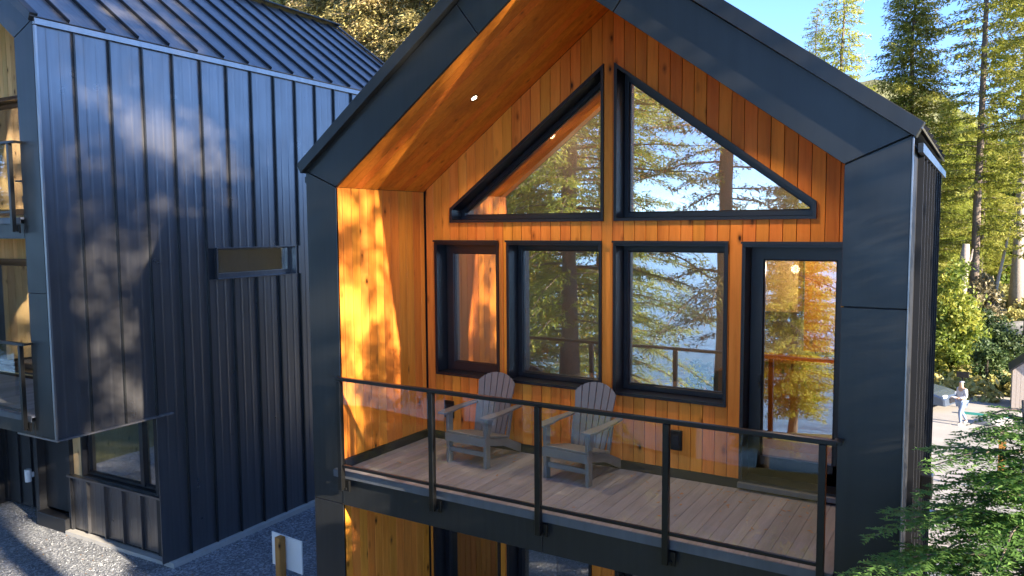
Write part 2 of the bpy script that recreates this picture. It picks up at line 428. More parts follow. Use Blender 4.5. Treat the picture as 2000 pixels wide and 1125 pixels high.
def gable_front(h, H, zbase, light_seams=True):
    """column panels, rafter panels, rake cap of the front frame"""
    g = .004
    def off(z): return H+S*z
    T = .571                       # vertical thickness of the roof package
    ox = .465
    zo = lambda x: H+.571-.06+S*min(x, W-x)    # lower edge of cap at x
    for side in (0, 1):
        fx = (lambda x: x) if side == 0 else (lambda x: W-x)
        def P(mb, pts, y0=0., y1=.03):
            pts = [(fx(px), pz) for px, pz in pts]
            if side: pts = pts[::-1]
            mb.prism(pts, y0, y1)
        # column, in lengths
        zs = [H, H-1.105, H-3.68, zbase] if side and H < 4 else [H, H-3.68, zbase]
        top = H+.197
        for k in range(len(zs)-1):
            if zs[k] <= zs[k+1]: continue
            lo = max(zs[k+1], zbase)
            mb = MB()
            if k == 0: P(mb, [(0, lo+g), (0, H-g), (-.465, top-g), (-.465, lo+g)])
            else: P(mb, [(0, lo+g), (0, zs[k]-g), (-.465, zs[k]-g), (-.465, lo+g)])
            mb.build('fascia_panel', M['fascia'], h, bevel=.003)
        # rafter panels
        q0, q1 = (1.95, H+S*1.95), (1.70, zo(1.70))
        mb = MB(); P(mb, [(0+g, H+g*1.5), (q0[0]-g, q0[1]-g*.6), (q1[0]-g, q1[1]-g), (-.465+g, top+g*1.5), ]); mb.build('fascia_panel', M['fascia'], h, bevel=.003)
        mb = MB(); P(mb, [(q0[0]+g, q0[1]+g), (MID-g, H+S*MID), (MID-g, zo(MID)), (q1[0]+g, q1[1]+g)]); mb.build('fascia_panel', M['fascia'], h, bevel=.003)
        # cap
        mb = MB(); P(mb, [(-.49, H+.197-.025), (MID, zo(MID)+.006), (MID, H+.68+S*MID), (-.545, H+.68-.545*S)], -.065, .05)
        mb.build('rake_trim', M['fascia'], h, bevel=.004)
    # dark core right behind the panels so the joints read dark
    for side in (0, 1):
        fx = (lambda x: x) if side == 0 else (lambda x: W-x)
        MB().prism([(fx(-.003), zbase), (fx(-.003), H), (fx(-.46), H+.19), (fx(-.46), zbase)], .031, .06).build('wall_core', M['dark'], h)
        MB().prism([(fx(-.003), H+.003), (fx(MID), H+S*MID+.003), (fx(MID), H+.5+S*MID), (fx(-.46), H+.19)], .031, .06).build('roof_core', M['dark'], h)

def house_shell(h, H, length, zbase_core):
    """side walls, roof slabs and roof metal"""
    for side in (0, 1):
        fx = (lambda x: x) if side == 0 else (lambda x: W-x)
        xs = sorted((fx(-.465), fx(-.025)))
        MB().box(xs[0], xs[1], .062, length, zbase_core, H+.02).build('side_wall', M['dark'], h)
        MB().prism([(fx(-.03), H+.022), (fx(MID), H+S*MID+.022), (fx(MID), H+.60+S*MID), (fx(-.50), H+.60-.5*S)], .062, length, 'y').build('roof', M['dark'], h)
def roof_metal(h, H, length, pitch=.555, side=1):
    fx = (lambda x: x) if side == 0 else (lambda x: W-x)
    L = math.hypot(MID+.53, (MID+.53)*S); ang = math.atan(S)
    y = -.06
    x0, z0 = -.53, H+.62-.53*S
    ux, uz = math.cos(ang), math.sin(ang); nx, nz = -uz, ux
    while y < length-.02:
        w_ = min(pitch, length-y); prof = panel_profile(w_-.004, 2); n = len(prof)
        vs = []
        for t_ in (0, L-.02):
            for u_, d_ in prof:
                d2 = .012+d_; vs.append((fx(x0+ux*t_+nx*d2), y+.002+u_, z0+uz*t_+nz*d2))
        for t_ in (0, L-.02):
            for u_ in (0, w_-.004): vs.append((fx(x0+ux*t_), y+.002+u_, z0+uz*t_))
        b0 = 2*n
        fs = [(i, i+1, n+i+1, n+i) for i in range(n-1)]+[(0, n, b0+2, b0), (n-1, b0+1, b0+3, 2*n-1), tuple(range(n-1, -1, -1))+(b0, b0+1), tuple(range(n, 2*n))+(b0+3, b0+2), (b0, b0+2, b0+3, b0+1)]
        MB().add(vs, fs).build('roof_panel', M['roofmetal'], h)
        if y+w_ < length-.02:
            yy = y+w_; p0 = Vector((fx(x0+.02*ux+nx*.03), yy, z0+.02*uz+nz*.03)); p1 = Vector((fx(x0+ux*(L-.06)+nx*.03), yy, z0+uz*(L-.06)+nz*.03))
            MB().bar(p0, p1, .026, .055, up=(fx(nx)-fx(0), 0, nz)).build('roof_seam', M['dark'], h)
        y += w_

# ------------------------------------------------------------------ ground
def sm(x, a_, b_):
    t_ = min(1, max(0, (x-a_)/(b_-a_))); return t_*t_*(3-2*t_)
GZ = -2.95
def hgt(x, y):
    z = GZ
    z -= 2.2*sm(y, 5, 26)*sm(x, -6, 2)
    z += 2.5*sm(y, 37, 58)*sm(x, -14, 2)
    z += .10*max(0, y-60)*(1-sm(y, 150, 400)*.6)
    hill = sm(-x+.1*y, 8, 26)*sm(y, 9, 30)
    z += hill*(8+.12*min(120, max(0, y-20)))
    z -= 13*sm(-y, 11, 34)+6*sm(-y, 34, 60)
    return z
def grid_coords(lo, hi, step, far):
    c_ = list(np.arange(lo, hi+.01, step)); s_ = step
    a_, b_ = lo, hi
    left, right = [], []
    while b_ < far: s_ *= 1.35; a_ -= s_; b_ += s_; left.append(a_); right.append(b_)
    return left[::-1]+c_+right
gx = grid_coords(-44, 40, 1.0, 1500); gy = grid_coords(-20, 70, 1.0, 1500)
mb = MB()
mb.v = [(x, y, hgt(x, y)+(.12*math.sin(x*1.3+y*.7)*math.sin(y*.9) if ((y > 24 and not (-1 < x < 15 and y < 48)) or x < -13 or y < -9 or x > 15) else 0)) for y in gy for x in gx]
nx_ = len(gx); mb.f = [(j*nx_+i, j*nx_+i+1, (j+1)*nx_+i+1, (j+1)*nx_+i) for j in range(len(gy)-1) for i in range(nx_-1)]
mb.build('ground', M['earth'], smooth=True, kind='structure')
def sheet(name, mat, xs, ys, lift, **p):
    mb = MB(); mb.v = [(x, y, hgt(x, y)+lift) for y in ys for x in xs]; n = len(xs)
    mb.f = [(j*n+i, j*n+i+1, (j+1)*n+i+1, (j+1)*n+i) for j in range(len(ys)-1) for i in range(n-1)]
    return mb.build(name, M[mat], kind='structure', **p)
sheet('gravel', 'gravel', list(np.arange(-12, 8.1, 1)), list(np.arange(-8, 9.1, 1)), .02)
sheet('driveway', 'paving', list(np.arange(2, 13.1, 1)), list(np.arange(9.0, 38.1, 1)), .045)
sheet('parking', 'paving', list(np.arange(6.2, 13.3, 1)), list(np.arange(-2, 9.1, 1)), .045)
MB().add([(-4000, -4000, -14.2), (4000, -4000, -14.2), (4000, -22, -14.2), (-4000, -22, -14.2)], [(0, 1, 2, 3)]).build('sea', M['sea'], kind='structure')

# loose stones on the gravel in view
def pebbles():
    rng = np.random.default_rng(3); n = 15000
    P = np.stack([rng.uniform(-10.5, -.6, n), rng.uniform(-2.2, 7, n)], 1)
    r = rng.uniform(.008, .022, n)
    oct_ = np.array([(1, 0, 0), (-1, 0, 0), (0, 1, 0), (0, -1, 0), (0, 0, 1), (0, 0, -1)], float)
    F = np.array([(0, 2, 4), (2, 1, 4), (1, 3, 4), (3, 0, 4), (2, 0, 5), (1, 2, 5), (3, 1, 5), (0, 3, 5)])
    V = oct_[None]*r[:, None, None]*rng.uniform(.6, 1.4, (n, 6, 1)); V[:, :, 2] *= .7
    V[:, :, 0] += P[:, 0:1]; V[:, :, 1] += P[:, 1:2]; V[:, :, 2] += GZ+.024
    fast_mesh('loose_gravel', V.reshape(-1, 3), (F[None]+(np.arange(n)*6)[:, None, None]).reshape(-1, 3), M['gravel'], None, kind='stuff',
              label='loose bluish grey gravel stones around the houses', category='gravel')
def fast_mesh(name, V, F, mat, tint=None, link_it=True, **props):
    me = bpy.data.meshes.new(name); nv, nf = len(V), len(F)
    me.vertices.add(nv); me.vertices.foreach_set('co', np.asarray(V, np.float32).ravel())
    me.loops.add(nf*3); me.loops.foreach_set('vertex_index', np.asarray(F, np.int32).ravel())
    me.polygons.add(nf); me.polygons.foreach_set('loop_start', np.arange(0, nf*3, 3, dtype=np.int32))
    if tint is not None:
        at = me.attributes.new('tint', 'FLOAT', 'FACE'); at.data.foreach_set('value', np.asarray(tint, np.float32))
    me.update(); me.materials.append(mat)
    return link(name, me, **props) if link_it else me
pebbles()

# ------------------------------------------------------------------ MAIN HOUSE
house = thing('gabled_house', 'dark metal gabled house with orange cedar balcony and two grey chairs, in the centre', 'house')
L1 = 3.5
gable_front(house, HM, GZ-.02)
house_shell(house, HM, L1, GZ-.02)
side_panels(house, W+.465, 1, .03, L1, .392, lambda y: GZ, lambda y: HM+.13, mat='dark', seammat='dark')  # panels darker than the left side: tree shade put into their colour
side_panels(house, -.465, -1, .03, L1, .555, lambda y: GZ, lambda y: HM+.13, mat='metal')
roof_metal(house, HM, L1, .555, 0); roof_metal(house, HM, L1, .555, 1)
MB().bar((MID, -.07, HM+.66+S*MID+.03), (MID, L1, HM+.66+S*MID+.03), .26, .03).build('ridge_cap', M['fascia'], house)
MB().box(W+.466, W+.476, -.002, .028, GZ, HM+.18).build('corner_strip', M['roofmetal'], house)  # pale strip paints in the sunlit edge of the corner
for sx in (-1, 1):   # eave flashing
    xx = W+.50 if sx > 0 else -.50
    MB().box(*sorted((xx, xx+sx*.035)), .052, L1+.35, HM+.07, HM+.14).build('eave_trim', M['fascia'], house)
# rear wing, a little narrower
wing = link('rear_wing', None, house)
MB().box(.2, W-.2, L1+.012, 10.2, GZ-.02, HM-.1).build('wing_wall', M['metal'], wing)
MB().prism([(-.02, HM-.098), (W+.02, HM-.098), (MID, HM-.098+S*(MID+.02))], L1+.012, 10.3).build('wing_roof', M['roofmetal'], wing)
MB().box(.19, .2, L1+.05, L1+.06, HM-.2, HM-.15).build('wing_trim', M['dark'], wing)

# openings of the upper balcony wall
WIN = {
    'w1': [(.19, .88), (1.145, .88), (1.145, 2.592), (.19, 2.592)],
    'w2': [(1.29, .88), (2.545, .88), (2.545, 2.592), (1.29, 2.592)],
    'w3': [(2.715, .875), (3.995, .875), (3.995, 2.592), (2.715, 2.592)],
    'door': [(4.165, .09), (5.20, .09), (5.20, 2.588), (4.165, 2.588)],
    't1': [(.441, 2.862), (2.565, 2.862), (2.565, 4.585), (.441, 3.025)],
    't2': [(2.718, 2.862), (4.858, 2.862), (4.858, 3.018), (2.718, 4.585)],
}
span_boards(house, 'cedar', .028, W-.028, .1333, D, .02, lambda x: roofline(x, HM)-.003, lambda x: .105, [inset(p, .004) for p in WIN.values()], breaks=(MID,), phase=.018)
# backing sheet behind the boards, cut by the same openings (in strips)
def backing(y0, y1, zb, H, holes, par, mat='backing', top=None):
    xs = sorted({.0, W, MID}|{p[0] for h in holes for p in h})
    mb = MB()
    top = top or (lambda x: roofline(x, H))
    for xa, xb in zip(xs[:-1], xs[1:]):
        if xb-xa < 1e-4: continue
        xm = (xa+xb)/2; segs = [((zb, zb), (top(xa), top(xb)))]
        hs = sorted([h for h in holes if min(p[0] for p in h) < xm < max(p[0] for p in h)], key=lambda h: min(p[1] for p in h))
        for h in hs:
            def zz(x, hi):
                z_ = []
                for i in range(len(h)):
                    (x0, z0), (x1, z1) = h[i], h[(i+1) % len(h)]
                    if abs(x1-x0) > 1e-9 and min(x0, x1)-1e-6 <= x <= max(x0, x1)+1e-6: z_.append(z0+(z1-z0)*(x-x0)/(x1-x0))
                return max(z_) if hi else min(z_)
            last = segs.pop()
            segs += [(last[0], (zz(xa+1e-5, 0), zz(xb-1e-5, 0))), ((zz(xa+1e-5, 1), zz(xb-1e-5, 1)), last[1])]
        for lo, hi in segs:
            if hi[0]-lo[0] < .004 and hi[1]-lo[1] < .004: continue
            mb.prism([(xa, lo[0]), (xb, lo[1]), (xb, hi[1]), (xa, hi[0])], y0, y1)
    return mb.build('wall_backing', M[mat], par)
backing(D+.021, D+.20, .0, HM, [inset(p, .002) for p in WIN.values()], house)
backing(D+.201, D+.215, .0, HM, [inset(p, .002) for p in WIN.values()], house, 'wallint')
window(house, WIN['w1'], D, sash=.115, mat='black', smat='brownblack')  # browner sash: a brown reflection put into its colour
window(house, WIN['w2'], D); window(house, WIN['w3'], D)
window(house, WIN['t1'], D, head=False, sash=.06); window(house, WIN['t2'], D, head=False, sash=.06)
door = window(house, WIN['door'], D, sash=.135, name='door', recess=.2)
MB().box(4.29, 4.315, D+.17, D+.198, 1.06, 1.2).box(4.294, 4.311, D+.135, D+.155, 1.11, 1.13).box(4.296, 4.309, D+.15, D+.172, 1.115, 1.128).build('handle', M['rail'], door)
MB().box(4.19, 5.178, D+.2, D+.268, .115, .33).build('kick_rail', M['black'], door)
MB().box(4.15, W-.03, D-.07, D+.1, .03, .088).build('door_sill', M['trimbright'], house, bevel=.004)
# base flashing
MB().box(.03, 4.15, D-.004, D+.02, .0, .103).box(.006, .03, .02, D-.004, .0, .103).build('base_flashing', M['black'], house)
# side walls of the balcony
mby = .0
for side, X in ((0, 0.), (1, W)):
    y = .0
    ys = [.002, .102, .248, .385, .522, .655, .798, .944, 1.095, 1.24, 1.385, 1.53, D]
    for a_, b_ in zip(ys[:-1], ys[1:]):
        x0, x1 = (-.022, .0) if side == 0 else (W, W+.022)
        x0 += .004 if side == 0 else 0; x1 -= .004 if side else 0
        MB().box(x0, x1, a_+.003, b_-.003, .105, HM-.004).build('board', M['cedar'], house, bevel=.0025)
# soffit boards up each slope
for side in (0, 1):
    fx = (lambda x: x) if side == 0 else (lambda x: W-x)
    ys = [.033]+[.033+.1320*k for k in range(1, 13)]
    for a_, b_ in zip(ys[:-1], ys[1:]):
        pts = [(fx(.0), HM), (fx(MID), HM+S*MID), (fx(MID), HM+S*MID+.019), (fx(0), HM+.019)]
        if side: pts = pts[::-1]
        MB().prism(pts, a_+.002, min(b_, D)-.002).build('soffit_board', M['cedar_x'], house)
# recessed soffit lights
ang = math.atan(S)
for i, (lx, ly) in enumerate(((1.339, .833), (W-1.339, .833))):
    z = roofline(lx, HM); sgn = 1 if lx < MID else -1
    mb = MB(); k = 16
    vs = []; 
    for rr, dz in ((.052, -.001), (.052, -.006), (.036, -.006), (.034, -.0015)):
        vs += [(rr*math.cos(2*math.pi*j/k), rr*math.sin(2*math.pi*j/k), dz) for j in range(k)]
    fs = [(r_*k+j, r_*k+(j+1) % k, (r_+1)*k+(j+1) % k, (r_+1)*k+j) for r_ in range(3) for j in range(k)]
    mb.add(vs, fs)
    dl = mb.build('downlight', M['brownblack'], house); dl.location = (lx, ly, z); dl.rotation_euler = (0, -ang*sgn, 0)
    ln_ = MB().add([(.034*math.cos(2*math.pi*j/k), .034*math.sin(2*math.pi*j/k), -.003) for j in range(k)], [tuple(range(k))]).build('lens', M['lamp'], dl)
    sp = bpy.data.lights.new('spot', 'SPOT'); sp.energy = 30; sp.color = (1, .74, .46); sp.spot_size = rad(104); sp.spot_blend = .5; sp.shadow_soft_size = .035
    so2 = bpy.data.objects.new('spot', sp); COL.objects.link(so2); so2.parent = house; so2.location = (lx, ly, z-.02)
# balcony deck
for k in range(40):
    x0, x1 = k*W/40, (k+1)*W/40
    if k == 39: x1 = W-.002
    MB().box(x0+.0015 if k else .004, x1-.0015, -.045, D-.006, -.028, 0).build('deck_board', M['deck'], house)
MB().box(-.09, W-.002, -.056, -.0455, -.088, -.003).box(-.09, 0-.004, -.045, .0-.002, -.088, -.003).build('edge_flashing', M['trimbright'], house)
MB().box(.003, W-.003, .03, D+.19, -.4, -.032).build('floor_structure', M['dark'], house)
for xa, xb in ((.003, 2.66), (2.668, W-.003)):
    MB().box(xa, xb, -.004, .028, -.43, -.09).build('beam_panel', M['fascia'], house, bevel=.003)
railing(house, 0.)
# outlets on the wall
for (x0, x1, z0, z1) in ((.30, .45, .30, .53), (3.40, 3.53, .32, .545)):
    o = MB().box(x0, x1, D-.03, D-.002, z0, z1).build('outlet_box', M['rail'], house, bevel=.006)
    MB().box(x0+.03, x1-.03, D-.042, D-.031, z0+.04, z1-.05).build('cover', M['dark'], o, bevel=.003)

# lower storey of the main house
WL = {'a': [(.105, -2.7), (1.135, -2.7), (1.135, -.52), (.105, -.52)], 'b': [(1.263, -2.7), (2.42, -2.7), (2.42, -.52), (1.263, -.52)],
      'c': [(2.75, -2.9), (4.0, -2.9), (4.0, -.52), (2.75, -.52)], 'd': [(4.16, -2.9), (5.2, -2.9), (5.2, -.52), (4.16, -.52)]}
span_boards(house, 'cedar', .028, W-.028, .1333, D, .02, lambda x: -.405, lambda x: GZ+.1, [inset(p, .004) for p in WL.values()], phase=.018)
backing(D+.021, D+.2, GZ, 0, [inset(p, .002) for p in WL.values()], house, top=lambda x: -.405)
for k_, p in WL.items(): window(house, p, D, sash=.07)
for side in (0, 1):
    ys = [.002]+[.002+.1346*k for k in range(1, 13)]
    for a_, b_ in zip(ys[:-1], ys[1:]):
        x0, x1 = (-.018, .0) if side == 0 else (W, W+.018)
        MB().box(x0, x1, a_+.003, b_-.003, GZ+.02, -.405).build('board', M['cedar'], house, bevel=.0025)

def point_light(loc, watts, parent, r=.06, col=(1, .62, .3)):
    l = bpy.data.lights.new('indoor_light', 'POINT'); l.energy = watts; l.shadow_soft_size = r; l.color = col
    o = bpy.data.objects.new('indoor_light', l); COL.objects.link(o); o.parent = parent; o.location = loc; return o
# interior of the upper room
room = link('interior_room', None, house)
MB().box(.0, W, D+.29, L1-.03, .03, .09).build('room_floor', M['intfloor'], room)
MB().box(-.02, .0, D+.216, L1-.02, .09, HM).build('room_wall', M['wallint'], room)
MB().box(W, W+.02, D+.216, L1-.02, .09, HM).build('room_wall', M['wallint'], room)
MB().prism([(0, .09), (W, .09), (W, HM), (MID, HM+S*MID), (0, HM)], L1-.03, L1-.01).build('room_wall', M['wallint'], room)
for k in range(11):
    for side in (0, 1):
        fx = (lambda x: x) if side == 0 else (lambda x: W-x)
        pts = [(fx(.02), HM-.01), (fx(MID), HM+S*MID-.02), (fx(MID), HM+S*MID-.005), (fx(.02), HM+.005)]
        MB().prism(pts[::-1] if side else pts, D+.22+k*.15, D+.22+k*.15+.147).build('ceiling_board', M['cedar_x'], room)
MB().box(.003, W-.003, D+.216, L1-.02, -2.93, -2.88).box(.003, W-.003, L1-.04, L1-.02, -2.88, -.4).box(.003, W-.003, D+.216, L1-.04, -.4, -.03).build('lower_room', M['wallint'], room)
MB().box(3.75, 4.9, L1-.5, L1-.05, .09, 1.15).box(3.7, 4.95, L1-.53, L1-.04, 1.15, 1.19).build('counter', M['cedar'], room)
MB().box(4.0, 4.42, L1-.40, L1-.05, 1.75, 2.6).build('cabinet', M['pine'], room)
MB().box(4.44, 5.3, L1-.10, L1-.05, 1.25, 2.6).build('cupboard', M['cedar'], room)
point_light((4.5, 2.5, 2.3), 5, room, .05, (1, .72, .45))  # light added to brighten the counter, no lamp of its own
bed = thing('bed', 'bed with pale linen seen through the two middle balcony windows', 'bed', (2.35, 1.98, .09))
MB().box(-1., 1.45, 0, 1.5, .12, .36).build('bed_base', M['pine'], bed)
MB().box(-.98, 1.43, .02, 1.48, .362, .62).build('mattress', M['fabric'], bed, bevel=.05)
for yy in (.4, 1.1): MB().box(.95, 1.38, yy-.3, yy+.3, .622, .76).build('pillow', M['fabric'], bed, bevel=.05)
MB().box(1.46, 1.54, 0, 1.5, .1, 1.1).build('headboard', M['post'], bed)
pot = thing('houseplant', 'leafy green houseplant in a dark pot behind the right-hand square window', 'plant', (3.62, 2.12, .09))
MB().box(-.17, .17, -.17, .17, .0, .62).build('stand', M['post'], pot, bevel=.01)
MB().tube([(0, 0, .622), (0, 0, .78)], [.08, .11], 12).build('pot', M['rail'], pot)
sc_ = thing('wall_lamp', 'small black twin-head wall lamp inside the lower left window', 'lamp', (.62, 2.3, -1.48))
MB().box(.0, .9, .12, .2, -1.4, .9).build('wall_plate', M['wallint'], sc_)
MB().tube([(.1, .04, .02), (.1, .04, -.13)], [.045, .045], 12).tube([(.38, .04, .0), (.38, .04, -.13)], [.04, .04], 12).tube([(.1, .04, -.03), (.38, .04, -.03)], [.012, .012], 6).tube([(.24, .04, -.03), (.24, .12, -.03)], [.012, .012], 6).build('lamp_head', M['rail'], sc_)

bl = thing('table_lamp', 'lit bedside lamp glowing behind the right-hand square window', 'lamp', (3.42, 2.9, .50))
MB().tube([(0, 0, .0), (0, 0, .22)], [.05, .012], 10).build('lamp_base', M['post'], bl)
MB().tube([(0, 0, .23), (0, 0, .38)], [.10, .075], 14, cap=False).build('lamp_shade', emit_mat('lit_shade', (1, .55, .25), .3), bl)
point_light((0, 0, .3), 3, bl, .03)
MB().box(3.26, 3.58, 2.75, 3.1, .09, .50).build('bedside_cabinet', M['pine'], room)
for k in range(3):  # glowing discs and lights added to brighten the dark room
    cl = MB().tube([(1.2+k*1.4, 2.9, roofline(1.2+k*1.4, HM)-.015), (1.2+k*1.4, 2.9, roofline(1.2+k*1.4, HM)+.0)], [.05, .05], 12).build('added_ceiling_light', M['lamp'], room)
    point_light((1.2+k*1.4, 2.9, roofline(1.2+k*1.4, HM)-.1), 1.6, room, .05, (1, .75, .5))

# ------------------------------------------------------------------ NEIGHBOURING HOUSE
dv = Vector((math.cos(TH), math.sin(TH), 0))
O2 = Vector((-5.2527, -.4758, 0))-dv*(W+.48)
nb = thing('metal_house', 'tall charcoal standing-seam metal house with a cantilevered corner, on the left', 'house', O2, TH)
L2, OH, ZB = 9.81, 1.93, -.28
gable_front(nb, HL, ZB+.0)
for side in (0, 1):
    fx = (lambda x: x) if side == 0 else (lambda x: W-x)
    xs = sorted((fx(-.465), fx(-.025)))
    MB().box(xs[0], xs[1], .062, OH, ZB+.02, HL+.02).build('side_wall', M['dark'], nb)
    if side == 0: MB().box(xs[0], xs[1], OH, L2, GZ, HL+.02).build('side_wall', M['dark'], nb)
    else:
        for (ya, yb, za, zb) in ((OH, 2.98, GZ, HL+.02), (4.9, L2, GZ, HL+.02), (2.98, 4.9, GZ, 1.90), (2.98, 4.9, 2.45, HL+.02)):
            MB().box(xs[0], xs[1], ya, yb, za, zb).build('side_wall', M['dark'], nb)
    MB().prism([(fx(-.03), HL+.022), (fx(MID), HL+S*MID+.022), (fx(MID), HL+.60+S*MID), (fx(-.50), HL+.60-.5*S)], .062, L2-.05, 'y').build('roof', M['dark'], nb)
side_panels(nb, W+.465, 1, .015, L2, .555, lambda y: ZB if y < OH else GZ+.12, lambda y: HL+.13, holes=[(2.98, 4.9, 1.90, 2.45)])
roof_metal(nb, HL, L2, .555, 1); roof_metal(nb, HL, L2, .555, 0)
MB().bar((MID, -.07, HL+.66+S*MID+.03), (MID, L2+.02, HL+.66+S*MID+.03), .30, .035).build('ridge_cap', M['fascia'], nb, bevel=.006)
# head trim under the eave and eave edge
MB().box(W+.475, W+.535, .0, L2, HL+.13, HL+.22).build('eave_trim', M['roofmetal'], nb, bevel=.004)
MB().box(W+.48, W+.525, .0, .03, ZB, HL+.12).build('corner_strip', M['roofmetal'], nb)
MB().box(W-.5, W+.54, .0, OH+.04, ZB-.03, ZB-.004).build('drip_edge', M['roofmetal'], nb)
MB().box(-.46, W+.46, .03, OH-.01, ZB-.002, ZB+.018).build('underside', M['dark'], nb)
# rear gable end and rake trim
MB().box(-.46, W+.46, L2, L2+.02, GZ, HL+.1).prism([(-.46, HL+.1), (W+.46, HL+.1), (MID, HL+.5+S*MID)], L2, L2+.02).build('rear_wall', M['metal'], nb)
for side in (0, 1):
    fx = (lambda x: x) if side == 0 else (lambda x: W-x)
    pts = [(fx(-.54), HL+.66-.54*S), (fx(MID), HL+.66+S*MID), (fx(MID), HL+.70+S*MID), (fx(-.54), HL+.70-.54*S)]
    MB().prism(pts[::-1] if side else pts, L2-.06, L2+.06).build('rake_trim', M['fascia'], nb)
# slot window in the side wall, turned into the wall plane
sw = link('window', None, nb)
X0 = W+.465
fr = MB()
fr.box(X0-.2, X0+.07, 2.98, 4.9, 2.44, 2.462).box(X0-.2, X0+.075, 2.98, 4.9, 1.89, 1.905).box(X0-.2, X0+.06, 2.975, 3.0, 1.905, 2.44).box(X0-.2, X0+.06, 4.885, 4.905, 1.905, 2.44)
fr.build('frame', M['metal'], sw)
MB().box(X0-.16, X0-.08, 3.0, 4.885, 1.905, 1.99).box(X0-.16, X0-.1, 3.0, 3.04, 1.99, 2.44).box(X0-.16, X0-.1, 4.82, 4.885, 1.99, 2.44).box(X0-.16, X0-.1, 3.04, 4.82, 2.41, 2.44).build('sash', M['metal'], sw)
MB().box(X0-.14, X0-.13, 3.04, 4.82, 1.99, 2.41).build('pane', M['glass'], sw)
MB().box(X0-.3, X0-.28, 2.98, 4.9, 1.9, 2.45).build('blind', M['trimbright'], sw)
# storeys: decks, soffits, back walls of pale pine
for zd, ztop in ((.03, 2.66), (2.98, None)):
    MB().box(.003, W-.003, .03, D+.1, zd-.25, zd-.03).build('floor_structure', M['dark'], nb)
    MB().box(.003, W-.003, -.004, .028, zd-.31, zd-.09).build('beam_panel', M['fascia'], nb)
    MB().box(-.09, W-.002, -.056, -.0455, zd-.088, zd-.003).build('edge_flashing', M['trimbright'], nb)
    for k in range(20):
        MB().box(W-2.6+k*.13+.0015, W-2.6+k*.13+.1285, -.045, D-.006, zd-.028, zd).build('deck_board', M['deck'], nb)
    MB().box(.003, W-2.6, -.045, D-.006, zd-.028, zd).build('deck_slab', M['deck'], nb)
    top = (lambda x: roofline(x, HL)-.003) if ztop is None else (lambda x, z=ztop: z)
    holes = [[(.6, zd+.1), (3.2, zd+.1), (3.2, zd+2.2), (.6, zd+2.2)]]
    span_boards(nb, 'pine', .028, W-.028, .14, D, .02, top, lambda x: zd+.05, holes, breaks=(MID,))
    backing(D+.021, D+.1, zd-.1, HL, holes, nb, top=top)
    window(nb, holes[0], D, sash=.08)
    for k in range(11):
        for x0 in (-.018, W):
            MB().box(x0, x0+.018, .002+k*.146+.002, .002+(k+1)*.146-.002, zd+.05, (ztop or HL)-.004).build('board', M['pine'], nb)
    railing(nb, zd)
for side in (0, 1):
    fx = (lambda x: x) if side == 0 else (lambda x: W-x)
    for k in range(11):
        pts = [(fx(.0), HL), (fx(MID), HL+S*MID), (fx(MID), HL+S*MID+.019), (fx(0), HL+.019)]
        MB().prism(pts[::-1] if side else pts, .033+k*.143, .033+(k+1)*.143-.003).build('soffit_board', M['pine'], nb)
MB().box(.003, W-.003, .04, D, 2.662, 2.68).build('soffit', M['pine'], nb)
# ground storey front: corner post, window bay, ribbed apron, door recess
RX = W+.48
def bx(t0, t1): return RX-t1, RX-t0
x0, x1 = bx(.015, .34); MB().box(x0, x1, OH+.0, OH+.12, GZ+.1, ZB-.004).build('corner_panel', M['metal'], nb)
x0, x1 = bx(.342, 2.98)
MB().box(x0, x1, OH+.03, OH+.1, GZ+.1, -1.84).build('apron_wall', M['dark'], nb)
t_ = .36
for k in range(5):
    a0, a1 = bx(t_, t_+.5)
    prof = panel_profile(.49, 2); n = len(prof)
    vs = [(a0+.005+u_, OH+.028-d_, z) for z in (GZ+.12, -1.85) for u_, d_ in prof]
    MB().add(vs, [(i, i+1, n+i+1, n+i) for i in range(n-1)]).build('wall_panel', M['metal'], nb)
    MB().box(a0-.008, a0+.008, OH-.03, OH+.028, GZ+.12, -1.85).build('standing_seam', M['metal'], nb)
    t_ += .52
MB().box(bx(.3, 3.0)[0], bx(.3, 3.0)[1], OH-.05, OH+.11, -1.84, -1.80).build('window_sill', M['metal'], nb)
x0, x1 = bx(.345, 2.62)
gw = window(nb, [(x0, -1.795), (x1, -1.795), (x1, -.30), (x0, -.30)], OH+.05, sash=.06, recess=.08, proud=.02)
xm = bx(.90, 1.0); MB().box(xm[0], xm[1], OH+.1, OH+.2, -1.74, -.36).build('mullion', M['black'], gw)
x0, x1 = bx(2.64, 2.92); MB().box(x0, x1, OH+.06, OH+.1, -1.80, ZB-.01).build('jamb_board', M['pine'], nb)
x0, x1 = bx(2.925, 3.02); MB().box(x0, x1, OH-.02, OH+.2, GZ+.05, ZB-.01).build('post', M['dark'], nb)
x0, x1 = bx(3.022, 3.98); MB().box(x0, x1, OH+.12, OH+.18, -2.62, ZB-.01).build('door', M['dark'], nb)
MB().box(x0, x1, OH-.1, OH+.11, GZ+.02, -2.66).build('step', M['dark'], nb, bevel=.01)
x0, x1 = bx(3.985, 4.1); MB().box(x0, x1, OH-.02, OH+.6, GZ+.05, ZB-.01).build('post', M['dark'], nb)
x0, x1 = bx(4.11, 6.3); MB().box(x0, x1, OH+.3, OH+.4, GZ+.1, ZB-.01).build('ground_wall', M['dark'], nb)
for k in range(5):
    xx = bx(4.3+k*.45, 4.3+k*.45)[0]; MB().box(xx-.01, xx+.01, OH+.26, OH+.3, GZ+.12, ZB-.02).build('standing_seam', M['dark'], nb)
wl = MB().tube([(RX-4.75, OH+.2, -2.28), (RX-4.75, OH+.2, -2.03)], [.06, .065], 12).box(RX-4.79, RX-4.71, OH+.19, OH+.298, -2.2, -2.1).build('wall_light', M['white'], nb, smooth=False)
x0, x1 = bx(.36, 2.9)
